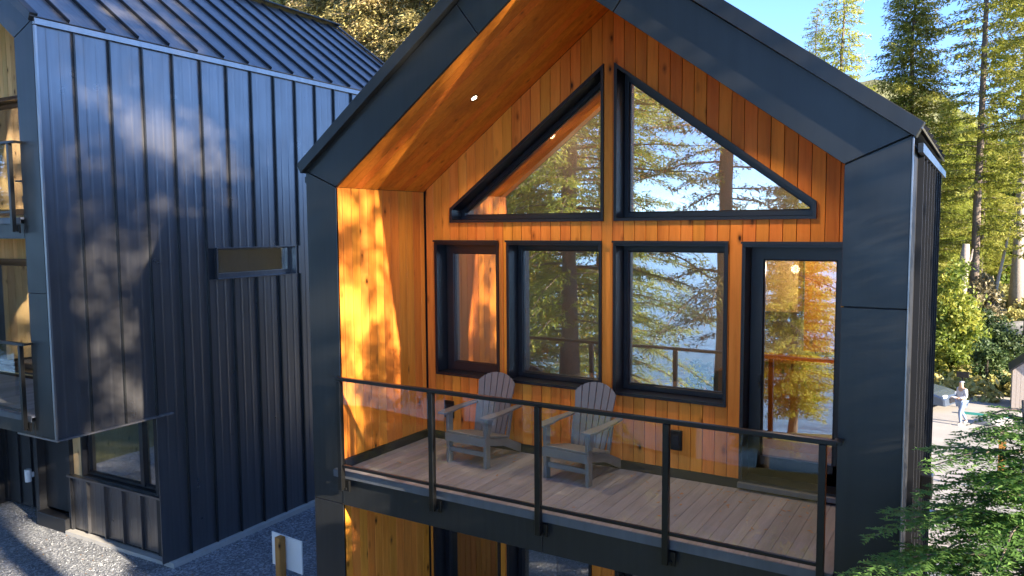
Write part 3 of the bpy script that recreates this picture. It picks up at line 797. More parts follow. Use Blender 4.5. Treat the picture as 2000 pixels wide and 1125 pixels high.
MB().box(x0-.1, x1+.1, OH+1.9, OH+1.95, GZ+.1, ZB-.02).build('room_wall', M['pine'], nb)
MB().box(x0-.12, x0-.1, OH+.2, OH+1.9, GZ+.1, ZB-.02).build('room_wall', M['pine'], nb)
MB().box(x0-.1, x1+.1, OH+.11, OH+1.9, GZ+.1, GZ+.14).build('room_floor', M['intfloor'], nb)
# concrete plinth
MB().box(RX-.02, RX+.10, OH-.12, L2, GZ-.2, GZ+.11).box(bx(3., 3.)[0], RX-.02, OH-.12, OH+.02, GZ-.2, GZ+.09).box(bx(6.3, 0)[0], bx(4.1, 0)[0], OH+.2, OH+.32, GZ-.2, GZ+.09).build('plinth', M['concrete'], nb)

# ------------------------------------------------------------------ adirondack chairs
def make_chair(name, label, mat='chair'):
    t = thing(name, label, 'chair', group='slatted garden chairs on the balconies'); m = M[mat]
    for s in (-1, 1):
        MB().box(s*.27-.022, s*.27+.022, 0, .085, 0, .585).build('front_leg', m, t, bevel=.004)
        MB().prism([(.01, .586), (.125, .586), (.075, .40), (.02, .40)], s*.30-.014 if s > 0 else s*.30-.006, s*.30+.006 if s > 0 else s*.30+.014, 'x').build('arm_bracket', m, t)
        # arm: widening plank, curved outer edge
        pl = [(-.06, -.07), (.055, -.075), (.075, .05), (.07, .32), (.045, .62), (.035, .70), (-.035, .70), (-.03, .3), (-.06, .1)]
        pl = [(s*(px)+s*.30, py) for px, py in pl]
        mb = MB().prism(pl if s > 0 else pl[::-1], .587, .612, 'z')
        mb.v = [(x, y, z+.02*max(0, y)) for x, y, z in mb.v]
        mb.build('armrest', m, t, bevel=.004)
        # side rail that also makes the rear leg
        MB().prism([(.0, .27), (.0, .355), (.46, .265), (.88, .075), (.90, .0), (.80, .0), (.44, .165)], s*.243-.012, s*.243+.012, 'x').build('rear_leg', m, t)
        MB().bar((s*.25, .60, .60), (s*.235, .52, .22), .035, .03).build('back_strut', m, t)
    MB().box(-.292, .292, -.022, -.001, .262, .362).build('front_apron', m, t, bevel=.003)
    MB().box(-.247, .247, .02, .045, .13, .19).build('stretcher', m, t, bevel=.003)
    ns = 5
    for k in range(ns):
        y0 = -.02+k*.105; z0 = .368-.2*(y0+.02)
        mb = MB().box(-.275, .275, y0, y0+.098, 0, .02)
        mb.v = [(x, y, z+.368-.2*(y+.02)) for x, y, z in mb.v]; mb.build('seat_slat', m, t, bevel=.004)
    # fan back of six slats
    y0, z0, y1, z1 = .475, .235, .665, 1.0
    nb_ = 6
    for k in range(nb_):
        def X(u, v_): return (u-.5)*(.40+.17*v_)
        u0, u1 = k/nb_, (k+1)/nb_
        def top(u): return 1-.155*abs((u-.5)*2)**2.2
        rows = [0, .35, .7]; gp = .006
        L_, R_ = [], []
        for v_ in rows: L_.append((X(u0, v_)+gp, v_)); R_.append((X(u1, v_)-gp, v_))
        tops = [(X(u0+(u1-u0)*q, top(u0+(u1-u0)*q))+(gp if q == 0 else -gp if q == 1 else 0), top(u0+(u1-u0)*q)) for q in (1, .66, .33, 0)]
        poly = L_[:1]+R_+tops+L_[:0:-1]
        n = len(poly)
        def P3(p, o_):
            v_ = p[1]; c_ = .05*(1-(2*p[0]/.57)**2)
            return (p[0], y0+(y1-y0)*v_+o_+c_*.5, z0+(z1-z0)*v_-o_*.2)
        MB().add([P3(p, 0) for p in poly]+[P3(p, .018) for p in poly], [tuple(range(n)), tuple(range(2*n-1, n-1, -1))]+[(i, i+n, (i+1) % n+n, (i+1) % n) for i in range(n)]).build('back_slat', m, t)
    for v_, w_ in ((.42, .42), (.72, .46)):
        yy, zz = y0+(y1-y0)*v_+.05, z0+(z1-z0)*v_
        MB().box(-w_/2, w_/2, yy, yy+.022, zz-.03, zz+.03).build('back_brace', m, t)
    return t
ch = make_chair('adirondack_chair', 'grey slatted garden chair nearest the left end of the balcony, under the narrow window')
ch.location = (1.18, .82, 0); ch.rotation_euler = (0, 0, rad(-2))
dup(ch, (2.475, .85, 0), rad(-5), 'grey slatted garden chair under the middle window, partly behind a railing post')
dk = make_chair('garden_chair', 'charcoal garden chair on the upper balcony of the left house', 'chairdark')
def toL(x, y, z): return O2+Matrix.Rotation(TH, 4, 'Z') @ Vector((x, y, z))
dk.location = toL(W-.95, .75, 2.98); dk.rotation_euler = (0, 0, TH+rad(15))

# ------------------------------------------------------------------ sign and post on the gravel
sg = thing('sign', 'blank white board behind a short brown timber post on the gravel', 'sign', (-2.45, 1.2, GZ))
MB().box(-.055, .055, -.055, .055, 0, 1.2).build('post', M['post'], sg, bevel=.004)
MB().bar((-.31, .10, .93), (.37, .10, .93), .02, .50).build('board', M['white'], sg)
sg.rotation_euler = (0, 0, rad(-4))
tk = thing('storage_box', 'rounded pale lid of a utility box beside the white sign', 'box', (-1.72, 1.05, GZ))
MB().box(-.4, .45, -.35, .35, 0, .55).build('lid', M['white'], tk, bevel=.12, smooth=False)
MB().box(-.42, .47, -.37, .37, 0, .08).build('base', M['concrete'], tk)

# ------------------------------------------------------------------ foliage generators
def trunk_mesh(h, r0, seed, lean=(0, 0), mat='bark', r1=.02):
    rg = random.Random(seed); pts = []; rs = []
    for k in range(9):
        u = k/8; pts.append((lean[0]*u*h+rg.uniform(-.01, .01)*h*.6*u, lean[1]*u*h+rg.uniform(-.01, .01)*h*.6*u, h*u)); rs.append(r0*(1-u)**.85+r1)
    rs[0] *= 1.3
    return MB().tube(pts, rs, 9).mesh('trunk', M[mat], smooth=True)
def conifer_crown(seed, h, base, rmax, nb_, twig=.5, leaf=.17, lw=.055, droop=.35, shape=1.0, density=1.0, gaps=.12, up=.1, thick=.1):
    """limbs plus needle clumps as small triangles; returns V, F, tint, (limb pts)"""
    rg = np.random.default_rng(seed); V = []; T = []; limbs = []
    for i in range(nb_):
        u = (i+rg.random())/nb_; z = base+(h-base)*u**.92
        if rg.random() < gaps: continue
        R_ = rmax*((1-u)**shape*.93+.07)*rg.uniform(.55, 1.12)
        if u < .12: R_ *= .55+u*3.5
        az = i*2.399+rg.normal(0, .35)
        d = np.array([math.cos(az), math.sin(az), 0.])
        sd_ = np.array([-d[1], d[0], 0.])
        nseg = max(3, int(R_/.16*density)); bt = rg.uniform(.05, 1.)
        th_ = thick*(.4+.6*R_/rmax)
        dr = droop*rg.uniform(.5, 1.4)
        def P(t_): return d*R_*t_+np.array([0, 0, z+R_*(up*t_+ -dr*t_*t_ + .10*t_**4)])
        limbs.append([P(t_) for t_ in (0, .35, .7, .98)]+[max(.008, .009*R_+.003)])
        for t_ in np.linspace(.14, 1, nseg):
            p = P(t_)
            for s_ in (-1, 1):
                L_ = twig*(1.05-.65*t_)*rg.uniform(.6, 1.2)*min(1, R_/1.5+.25)
                dirv = d*.75+sd_*s_*rg.uniform(.5, 1.05)+np.array([0, 0, rg.uniform(-.42, .04)])
                dirv /= np.linalg.norm(dirv)
                nl = max(3, int(L_/leaf*2.6))
                tt = rg.random(nl); c_ = p+dirv*L_*tt[:, None]+rg.normal(0, 1, (nl, 3))*np.array([th_*.5, th_*.5, th_])
                od = dirv+rg.normal(0, .42, (nl, 3))+np.array([0, 0, -.18]); od /= np.linalg.norm(od, axis=1)[:, None]
                wv = np.cross(od, rg.normal(0, .5, (nl, 3))+np.array([0, 0, 1.])); wv /= np.linalg.norm(wv, axis=1)[:, None]+1e-9
                ll = leaf*rg.uniform(.6, 1.35, nl)[:, None]
                a_ = c_-wv*lw*.5; b_ = c_+wv*lw*.5; e_ = c_+od*ll
                V.append(np.stack([a_, b_, e_], 1)); T.append(np.clip(bt*.5+.25*t_+rg.normal(.12, .16, nl), 0, 1))
    V = np.concatenate(V).reshape(-1, 3); T = np.concatenate(T)
    return V, T, limbs
def crown_meshes(name, mat, limbmat='bark', **kw):
    V, T, limbs = conifer_crown(**kw)
    F = np.arange(len(V)).reshape(-1, 3)
    cm = fast_mesh(name, V, F, M[mat], T, link_it=False)
    mb = MB()
    for l in limbs: mb.tube(l[:4], [l[4], l[4]*.8, l[4]*.5, l[4]*.2], 4, cap=False)
    return cm, mb.mesh('limb', M[limbmat])
def tree(name, label, cat, loc, kind, sc=1., rz=0., group=None, sz=None):
    cm, lm_, tm = kind
    t = thing(name, label, cat, loc, rz, group); t.scale = (sc, sc, sz or sc)
    link('trunk', tm, t); link('crown', cm, t); link('limbs', lm_, t)
    return t
def kindof(mat, seed, h, base, rmax, nb_, r0, tmat='bark', lean=(0, 0), **kw):
    cm, lm_ = crown_meshes('crown', mat, tmat, seed=seed, h=h, base=base, rmax=rmax, nb_=nb_, **kw)
    return cm, lm_, trunk_mesh(h*1.0, r0, seed, lean, tmat)
K = {
    'dense': kindof('spruce', 11, 24, 2, 4.4, 420, .28, twig=1.0, leaf=.21, lw=.085, droop=.25, shape=.7, density=1.1, gaps=.03, thick=.13),
    'sparse': kindof('spruce', 12, 25, 4, 3.3, 150, .20, twig=.9, leaf=.19, lw=.075, droop=.42, shape=.55, gaps=.12, up=.2, thick=.06, density=1.1),
    'narrow': kindof('spruce', 13, 18, 3, 2.7, 190, .16, twig=.7, leaf=.18, lw=.075, droop=.35, shape=.6, gaps=.1, thick=.1, density=1.2),
    'open': kindof('darkspruce', 23, 24, 3, 5.0, 115, .30, twig=.8, leaf=.16, lw=.05, droop=.5, shape=.42, gaps=.15, up=.12, thick=.07, density=1.1),
    'hill': kindof('warmspruce', 14, 18, 1.0, 4.0, 300, .2, twig=.9, leaf=.22, lw=.10, droop=.35, shape=.5, gaps=.03, thick=.25),
    'bare': kindof('spruce', 15, 27, 12, 3.9, 150, .30, tmat='barklight', twig=.95, leaf=.19, lw=.075, droop=.5, shape=.55, gaps=.06, thick=.1, density=1.3),
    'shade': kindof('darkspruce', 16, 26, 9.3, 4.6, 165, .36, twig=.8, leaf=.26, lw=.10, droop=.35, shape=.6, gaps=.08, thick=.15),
    'canopy': kindof('darkspruce', 18, 26, 10.8, 4.6, 330, .36, twig=.9, leaf=.3, lw=.13, droop=.3, shape=.5, gaps=.02, thick=.25),  # high dense crown shaped to block sun from the left house
    'shore': kindof('spruce', 17, 24, 2, 5.4, 250, .30, tmat='bark', twig=.9, leaf=.17, lw=.05, droop=.45, shape=.42, gaps=.08, up=.12, thick=.10, density=1.2),
}
for k_, v_ in K.items(): print('crown', k_, len(v_[0].polygons))
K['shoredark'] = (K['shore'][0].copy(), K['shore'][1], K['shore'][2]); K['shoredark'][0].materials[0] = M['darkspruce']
def leaf_cloud(seed, n, rx, ry, rz_, leaf=.09, clumps=60, hollow=.3, drop=0.):
    rg = np.random.default_rng(seed)
    cd_ = rg.normal(0, 1, (clumps, 3)); cd_ /= np.linalg.norm(cd_, axis=1)[:, None]; cd_[:, 2] = np.abs(cd_[:, 2])*1.0
    cr = rg.uniform(hollow, 1.0, clumps)**.6; C_ = cd_*cr[:, None]*np.array([rx, ry, rz_])
    cs = rg.uniform(.10, .26, clumps)*min(rx, ry, rz_)*1.3; ct = rg.random(clumps)
    i = rg.integers(0, clumps, n)
    p = C_[i]+rg.normal(0, 1, (n, 3))*cs[i][:, None]*.6
    p[:, 2] = np.maximum(p[:, 2], .02)-drop*np.linalg.norm(p[:, :2], axis=1)
    nrm = rg.normal(0, 1, (n, 3)); nrm[:, 2] += .5; nrm /= np.linalg.norm(nrm, axis=1)[:, None]
    a_ = np.cross(nrm, rg.normal(0, 1, (n, 3))); a_ /= np.linalg.norm(a_, axis=1)[:, None]; b_ = np.cross(nrm, a_)
    s_ = leaf*rg.uniform(.6, 1.3, n)[:, None]
    V = np.stack([p-a_*s_*.35, p+b_*s_*.8, p+a_*s_*.35, p-b_*s_*.5], 1).reshape(-1, 3)
    k = np.arange(n)*4; F = np.concatenate([np.stack([k, k+1, k+2], 1), np.stack([k, k+2, k+3], 1)])
    T = np.clip(ct[i]*.6+rg.normal(.2, .16, n), 0, 1)
    return V, F, np.concatenate([T, T])
def shrub(name, label, loc, seed, n, r, mat, leaf=.09, cat='shrub', group=None, stems=7, rz=0, **kw):
    t = thing(name, label, cat, loc, rz, group); V, F, T = leaf_cloud(seed, n, *r, leaf=leaf, **kw)
    fast_mesh('foliage', V, F, M[mat], T, parent=t)
    rg = random.Random(seed); mb = MB()
    for k in range(stems):
        az = rg.uniform(0, 6.28); q = rg.uniform(.3, .75)
        mb.tube([(0, 0, -.1), (math.cos(az)*r[0]*q*.5, math.sin(az)*r[1]*q*.5, r[2]*q*.55), (math.cos(az)*r[0]*q, math.sin(az)*r[1]*q, r[2]*q)], [.012*r[2]+.01, .01*r[2]+.006, .005], 5)
    mb.build('stem', M['bark'], t); return t

def gnd(x, y, d=0): return (x, y, hgt(x, y)+d)
# trees behind the house, right of the picture (each placed where it stands)
def at(px, Y):     # ground point seen in column px, at depth Y behind the front plane
    px += 13; yaw = .5475; ang_ = yaw-math.atan((px-1000)/1514.05); return 6.2975-math.tan(ang_)*(Y+6.51), Y
GRP = 'tall conifers behind the house'
spec = [
    ('narrow', 1622, 38, 1.02, 'slender spruce with a ragged top just above the right roof slope', 'spruce_tree'),
    ('dense', 1757, 41, .83, 'broad dense spruce between the roof corner and the bare-trunked spruce', 'spruce_tree'),
    ('dense', 1832, 47, .52, 'shorter dense spruce tucked behind the right corner of the roof', 'spruce_tree'),
    ('sparse', 1893, 40, 1.04, 'open layered spruce with its thin trunk showing against the sky', 'spruce_tree'),
    ('bare', 1975, 44, .95, 'tall spruce with a long bare pale trunk, rightmost in the picture', 'spruce_tree'),
    ('sparse', 2010, 39, 1.0, 'layered spruce cut by the right edge of the picture', 'spruce_tree'),
    ('dense', 1868, 60, .5, 'far dense spruce behind the open layered spruce', 'spruce_tree'),
    ('dense', 1945, 64, .45, 'farthest dense spruce between the open spruce and the pale trunk', 'spruce_tree'),
    ('narrow', 1905, 52, .6, 'low narrow spruce below the layered spruce', 'spruce_tree'),
    ('narrow', 1572, 55, .92, 'spruce tip peeping over the right roof slope', 'spruce_tree'),
    ('dense', 1912, 53, .5, 'full green spruce behind the shrubs, right of the layered spruce trunk', 'spruce_tree'),
    ('dense', 1962, 56, .46, 'full green spruce filling the gap behind the pale bare trunk', 'spruce_tree'),
    ('dense', 2040, 56, .5, 'dense spruce beyond the right edge of the picture', 'spruce_tree'),
    ('dense', 1985, 75, .6, 'low dense spruce far back behind the lamp post', 'spruce_tree'),
]
for i, (k, px, Y, s_, lab, nm) in enumerate(spec):
    x, y = at(px, Y*1.22); tree(nm, lab, 'tree', gnd(x, y, -.1), K[k], s_*1.2, i*1.7, GRP)
# leaning thin trunk
x, y = at(1935, 48); lt = thing('leaning_trunk', 'thin pale leaning dead trunk left of the bare spruce trunk', 'tree trunk', gnd(x, y))
MB().tube([(-.3, 0, 0), (0, 0, 2.6), (.5, 0, 5.8), (.65, 0, 6.6)], [.12, .1, .07, .03], 8).build('trunk', M['barklight'], lt, smooth=True)
MB().tube([(0, 0, 3.4), (.5, 0, 4.1), (.8, 0, 4.2)], [.03, .02, .01], 5).build('branch', M['barklight'], lt)
x, y = at(1868, 46); lt = thing('old_stump', 'thick pale broken trunk above the shrubs behind the house corner', 'tree trunk', gnd(x, y))
MB().tube([(0, 0, 0), (0, 0, 3), (.1, 0, 5.0), (.15, 0, 5.8)], [.36, .28, .25, .18], 10).build('trunk', M['barklight'], lt, smooth=True)
MB().tube([(.1, 0, 4.4), (.4, 0, 4.9), (.5, 0, 5.5)], [.1, .07, .03], 6).build('broken_limb', M['barklight'], lt)
# wooded hillside, upper left: staggered rows
k_ = 0; rgh = random.Random(5)
ordn = ['leftmost', 'second from left', 'third from left', 'third from right', 'second from right', 'rightmost']
words = ['front row', 'second row', 'third row', 'back row']
for row, (Y, n) in enumerate(((24, 6), (30, 6), (37, 6), (46, 5))):
    for j in range(n):
        px = 455+j*(470/(n-1))+rgh.uniform(-14, 14)+(row % 2)*30
        x, y = at(px, Y+rgh.uniform(-1.5, 1.5))
        tree('hillside_tree', 'sunlit yellow-green hillside conifer above the left roof, %s of its %s' % ((ordn if n == 6 else ordn[:3]+ordn[4:])[j], words[row]), 'tree',
             gnd(x, y, -.3), K['hill'], rgh.uniform(.78, 1.05), rgh.uniform(0, 6.3), 'sunlit conifers on the hillside')
# unseen shade trees right of the picture, several added to block the sun, and tall trees towards the shore (their reflections show in the windows)
for i, (k, x, y, s_, lab) in enumerate((
    ('shade', 14.5, -4.2, 1.0, 'tall shade spruce standing right of the house, nearest the driveway'),
    ('canopy', 15.0, 1.0, 1.0, 'tall unseen spruce added for shade right of the house, beside its rear corner'),
    ('canopy', 20.5, 4.2, 1.05, 'tall unseen spruce added for shade right of the rear wing, beyond the first'),
    ('shade', 23, -10.5, 1.05, 'tall shade spruce standing right of the house, in the middle of three'),
    ('shade', 31, -13.5, 1.1, 'tall shade spruce standing right of the house, farthest out'),
    ('open', -.6, -14.0, .95, 'big open spruce in front of the house mirrored in the right gable window'),
    ('shore', -5.6, -13.0, 1.0, 'spruce in front of the house mirrored in the left gable window'),
    ('dense', -10.5, -17.0, .95, 'dense spruce in front of the house mirrored in the narrow window'),
    ('shore', -8.5, -22.0, 1.1, 'spruce at the shore edge left of the open view'),
    ('dense', 1.4, -14.5, .44, 'spruce in front of the house mirrored in the glass door'),
    ('dense', 9.5, -20, .9, 'dense spruce right of the door reflection at the shore'),
    ('dense', 9.3, -1.15, .34, 'unseen young spruce added beside the right corner of the house to shade the balcony floor'),
    ('dense', 13.4, 1.3, .43, 'unseen middle-sized spruce added right of the house to keep its side wall in shade'),
    ('dense', 17.5, 3.0, .5, 'second unseen middle-sized spruce added for shade right of the house, farther from its wall'),
    ('bare', 28, 8.2, .95, 'bare-trunked spruce right of the driveway, its trunk shadow crossing the paving'),
    ('dense', -22, -10, .8, 'dense spruce on the bank in front of the left house, middle of three'),
    ('dense', -29, -6, .8, 'dense spruce on the bank in front of the left house, farthest left'),
    ('shore', -17, -16, 1.1, 'spruce in front of the left house on the bank'),
    )):
    tree('offframe_tree', lab, 'tree', gnd(x, y, -.1), K[k], s_, i*2.1+.4, 'tall trees around the viewpoint')
# shrubs behind the right house corner
x, y = at(1850, 38.5); shrub('vine_maple', 'big yellow-green leafy shrub with orange leaves behind the parked car', gnd(x, y), 31, 15000, (1.5, 1.6, 6.3), 'shrub', .17, stems=9, clumps=150, hollow=.05)
x, y = at(1832, 40.5); shrub('leafy_bush', 'rounded yellow leafy bush against the house edge, left of the taller one', gnd(x, y), 32, 9000, (1.5, 1.5, 4.2), 'shrub', .17, clumps=90, hollow=.05)
x, y = at(1905, 45); shrub('bush', 'low grey-green bush at the foot of the pale stump', gnd(x, y), 33, 7000, (2.0, 1.4, 2.2), 'greenshrub', .16)
x, y = at(1948, 42); shrub('bush', 'green bush below the rightmost bare trunk', gnd(x, y), 34, 7000, (1.6, 1.4, 2.0), 'greenshrub', .16)
x, y = at(1925, 36); shrub('small_tree', 'small dark green young tree on the verge behind the walking person', gnd(x, y), 35, 5000, (.9, .9, 2.6), 'greenshrub', .13, cat='tree', hollow=.1)
x, y = at(1990, 39); shrub('hedge_bush', 'clipped green hedge bush at the right edge below the boulders', gnd(x, y), 36, 7000, (2.2, 1.0, 1.5), 'greenshrub', .13)
x, y = at(1908, 48); wt = shrub('weeping_tree', 'pale drooping ornamental tree in front of the bare trunks', gnd(x, y), 37, 7000, (1.3, 1.3, 3.8), 'palebranch', .2, cat='tree', hollow=.5, drop=.5)
x, y = at(1958, 68); shrub('yellow_shrub', 'sunlit yellow shrub far back right of the bare trunk', gnd(x, y), 38, 5000, (3, 2, 4.5), 'shrub', .3)
sheet('path', 'paving', [at(1915, 42)[0]-1.4+k*.7 for k in range(6)], [38.5+k for k in range(6)], .02)
rgk = random.Random(9)
for i, (px, Y, r_, lab) in enumerate(((1972, 47, 1.3, 'large grey boulder at the foot of the rightmost trunk'), (1996, 46, 1.5, 'biggest boulder, cut by the right edge of the picture'),
                                 (1938, 29, .4, 'white rock on the paving right of the walking person'), (1956, 29.5, .34, 'smaller white rock half hidden by the green branches'))):
    x, y = at(px, Y); bm = bmesh.new(); bmesh.ops.create_icosphere(bm, subdivisions=3, radius=r_)
    for v in bm.verts:
        n_ = math.sin(v.co.x*3.1/r_+i)*math.cos(v.co.y*2.3/r_+i*2)*.13+math.sin(v.co.z*5/r_+v.co.x*4/r_)*.07+rgk.uniform(-.03, .03)
        v.co *= 1+n_; v.co.z *= .62; v.co.x *= 1.35
    me = bpy.data.meshes.new('boulder'); bm.to_mesh(me); bm.free(); me.materials.append(M['rock'] if i < 2 else M['concrete']); me.shade_smooth()
    link('boulder', me, None, gnd(x, y, r_*.25), label=lab, category='rock')
# forest floor undergrowth (reads as one mass)
rg = np.random.default_rng(8); parts_V = []; parts_F = []; parts_T = []; o_ = 0
for i in range(130):
    if i < 70: x, y = rg.uniform(-34, -10), rg.uniform(17, 46)
    else:
        px = rg.uniform(1840, 2030); x, y = at(px, rg.uniform(34, 62))
    V, F, T = leaf_cloud(100+i, 420, 1.3, 1.3, 1.1, leaf=.24, clumps=18)
    parts_V.append(V+np.array([x, y, hgt(x, y)-.1])); parts_F.append(F+o_); parts_T.append(T); o_ += len(V)
fast_mesh('undergrowth', np.concatenate(parts_V), np.concatenate(parts_F), M['warmspruce'], np.concatenate(parts_T), kind='stuff', label='tangled undergrowth on the forest floor', category='undergrowth')
# planting bed below the balcony, seen mirrored in the railing glass
rgs = random.Random(21)
for i in range(14):
    x = -3.2+i*.64; y = rgs.uniform(-4.7, -3.3)
    shrub('bed_shrub', 'sunlit yellow-green shrub in the planting bed below the balcony', gnd(x, y), 60+i, 2200, (.62, .6, rgs.uniform(1.5, 2.3)), 'shrub', .06, group='shrubs below the balcony', hollow=.2, clumps=45)
# fallen needles and leaves on the deck and the gravel
rg = np.random.default_rng(12); n = 900
P = np.concatenate([np.stack([rg.uniform(.05, W-.05, 260), D-.08-rg.exponential(.35, 260).clip(0, 1.45), np.full(260, .004)], 1),
                    np.stack([rg.uniform(-10, -1, 640), rg.uniform(-2, 5.5, 640), np.full(640, GZ+.035)], 1)])
az = rg.uniform(0, 6.28, n); L_ = rg.uniform(.012, .03, n); wd = L_*rg.uniform(.15, .5, n)
u = np.stack([np.cos(az), np.sin(az), rg.uniform(-.1, .3, n)], 1); v = np.stack([-np.sin(az), np.cos(az), rg.uniform(0, .3, n)], 1)
V = np.stack([P-u*L_[:, None], P+v*wd[:, None], P+u*L_[:, None], P-v*wd[:, None]], 1); V[:, :, 2] = np.maximum(V[:, :, 2], P[:, None, 2])
k = np.arange(n)*4
fast_mesh('leaf_litter', V.reshape(-1, 3), np.concatenate([np.stack([k, k+1, k+2], 1), np.stack([k, k+2, k+3], 1)]), M['post'], None, kind='stuff', label='scattered fallen leaves and needles', category='leaf litter')

V, F, T = leaf_cloud(55, 700, .26, .24, .42, leaf=.07, clumps=22); V[:, 2] += .76
fast_mesh('leaves', V, F, M['greenshrub'], T, parent=pot)
# ------------------------------------------------------------------ foreground hemlock, lower right
def hemlock():
    t = thing('young_hemlock', 'young green hemlock with feathery sprays in the lower right foreground', 'tree', gnd(6.52, -1.35))
    rg = np.random.default_rng(77); V = []; T = []; mb = MB(); H_ = 4.75
    tp = lambda z: np.array([.06*math.sin(z*2.), .05*math.cos(z*1.7), z])
    mb2 = MB().tube([tp(z) for z in np.linspace(0, H_, 9)], [.055*(1-k/9)+.006 for k in range(9)], 8)
    nb_ = 170
    for i in range(nb_):
        u = (i+rg.random())/nb_; z = 1.5+(H_-1.55)*u; R_ = (1.72*(1-u)**.55+.12)*rg.uniform(.6, 1.1)
        az = i*2.399+rg.normal(0, .25); d = np.array([math.cos(az), math.sin(az), 0.]); sd_ = np.array([-d[1], d[0], 0])
        up_ = rg.uniform(.1, .3); dr = rg.uniform(.25, .5); bt = rg.random()
        P = lambda t_: tp(z)+d*R_*t_+np.array([0, 0, R_*(up_*t_-dr*t_*t_)])
        mb.tube([P(q) for q in (0, .3, .6, .97)], [.012, .009, .006, .003], 5, cap=False)
        for t_ in np.linspace(.1, 1, max(4, int(R_/.04))):
            for s_ in (-1, 1):
                L_ = (.36*(1.08-t_)+.06)*rg.uniform(.7, 1.15)*(.5+.5*min(1, R_))
                dv_ = d*.8+sd_*s_*.85+np.array([0, 0, rg.uniform(-.35, .02)]); dv_ /= np.linalg.norm(dv_)
                p = P(t_); nl = max(5, int(L_/.0095)); k = np.arange(nl); tt = (k+.5)/nl
                c_ = p+dv_*L_*tt[:, None]+np.array([0, 0, -.10])*(L_*tt[:, None]**2)
                perp = np.cross(dv_, [0, 0, 1.]); perp /= np.linalg.norm(perp)
                sgn = np.where(k % 2 == 0, 1., -1.)[:, None]
                od = perp*sgn*.85+dv_*.6+rg.normal(0, .18, (nl, 3)); od /= np.linalg.norm(od, axis=1)[:, None]
                ll = (.040*(1.15-.55*tt))[:, None]*rg.uniform(.8, 1.3, nl)[:, None]
                wv = np.cross(od, rg.normal(0, .3, (nl, 3))+np.array([0, 0, 1.])); wv /= np.linalg.norm(wv, axis=1)[:, None]
                V.append(np.stack([c_-wv*.0085, c_+wv*.0085, c_+od*ll], 1)); T.append(np.clip(.35*bt+.3*t_+.2*tt+rg.normal(0, .1, nl), 0, 1))
    V = np.concatenate(V).reshape(-1, 3); T = np.concatenate(T)
    mb2.build('trunk', M['bark'], t, smooth=True); mb.build('limbs', M['bark'], t)
    fast_mesh('crown', V, np.arange(len(V)).reshape(-1, 3), M['hemlock'], T, parent=t)
hemlock()

print('hemlock', sum(len(o.data.polygons) for o in COL.objects if o.name.startswith('crown') and o.parent and 'hemlock' in o.parent.name))
# ------------------------------------------------------------------ things on the paving at the right
x, y = at(1875, 29.5); mbx = thing('mailbox', 'black box sign on a thin post behind the walking person', 'mailbox', gnd(x, y+2.2))
MB().box(-.03, .03, -.03, .03, 0, 1.35).build('post', M['rail'], mbx)
MB().box(-.24, .24, -.09, .09, 1.36, 1.60).build('box', M['rail'], mbx, bevel=.02)
x, y = at(1961, 17.5); tp_ = thing('timber_post', 'orange-brown timber post standing among the green branches', 'post', gnd(x, y))
MB().box(-.08, .08, -.08, .08, 0, 1.35).build('shaft', M['post'], tp_, bevel=.006)
MB().box(-.095, .095, -.095, .095, 1.352, 1.38).build('cap', M['post'], tp_)
x, y = at(1997, 42); lp = thing('gate_post', 'dark post with a rust-red panel at the right edge below the trees', 'post', gnd(x, y))
MB().box(-.1, .1, -.1, .1, 0, 5.2).build('shaft', M['rail'], lp); MB().box(.1, .6, -.04, .04, 1.9, 3.4).build('panel', M['rust'], lp)
x, y = at(1998, 33); sh = thing('shed', 'small pale board shed with a dark pitched roof at the right edge', 'shed', gnd(x, y))
for k in range(8): MB().box(-.42+k*.15, -.42+k*.15+.143, -.5, -.47, .0, 1.75).build('board', M['shed'], sh)
MB().box(-.42, .78, -.47, 1.2, 0, 1.75).build('wall', M['shed'], sh)
MB().prism([(-.55, 1.62), (.18, 2.25), (.91, 1.62), (.91, 1.72), (.18, 2.36), (-.55, 1.72)], -.65, 1.35).build('roof', M['dark'], sh)
MB().prism([(-.42, 1.752), (.78, 1.752), (.18, 2.22)], -.5, 1.2).build('gable', M['shed'], sh)
x, y = at(1925, 30.5); kb = thing('low_kerb', 'low teal-edged kerb across the paving behind the person', 'kerb', gnd(x, y))
MB().box(-.9, 1.3, -.08, .08, 0, .16).build('body', M['concrete'], kb); MB().box(-.9, 1.3, -.1, -.081, .02, .15).build('edge', M['teal'], kb)

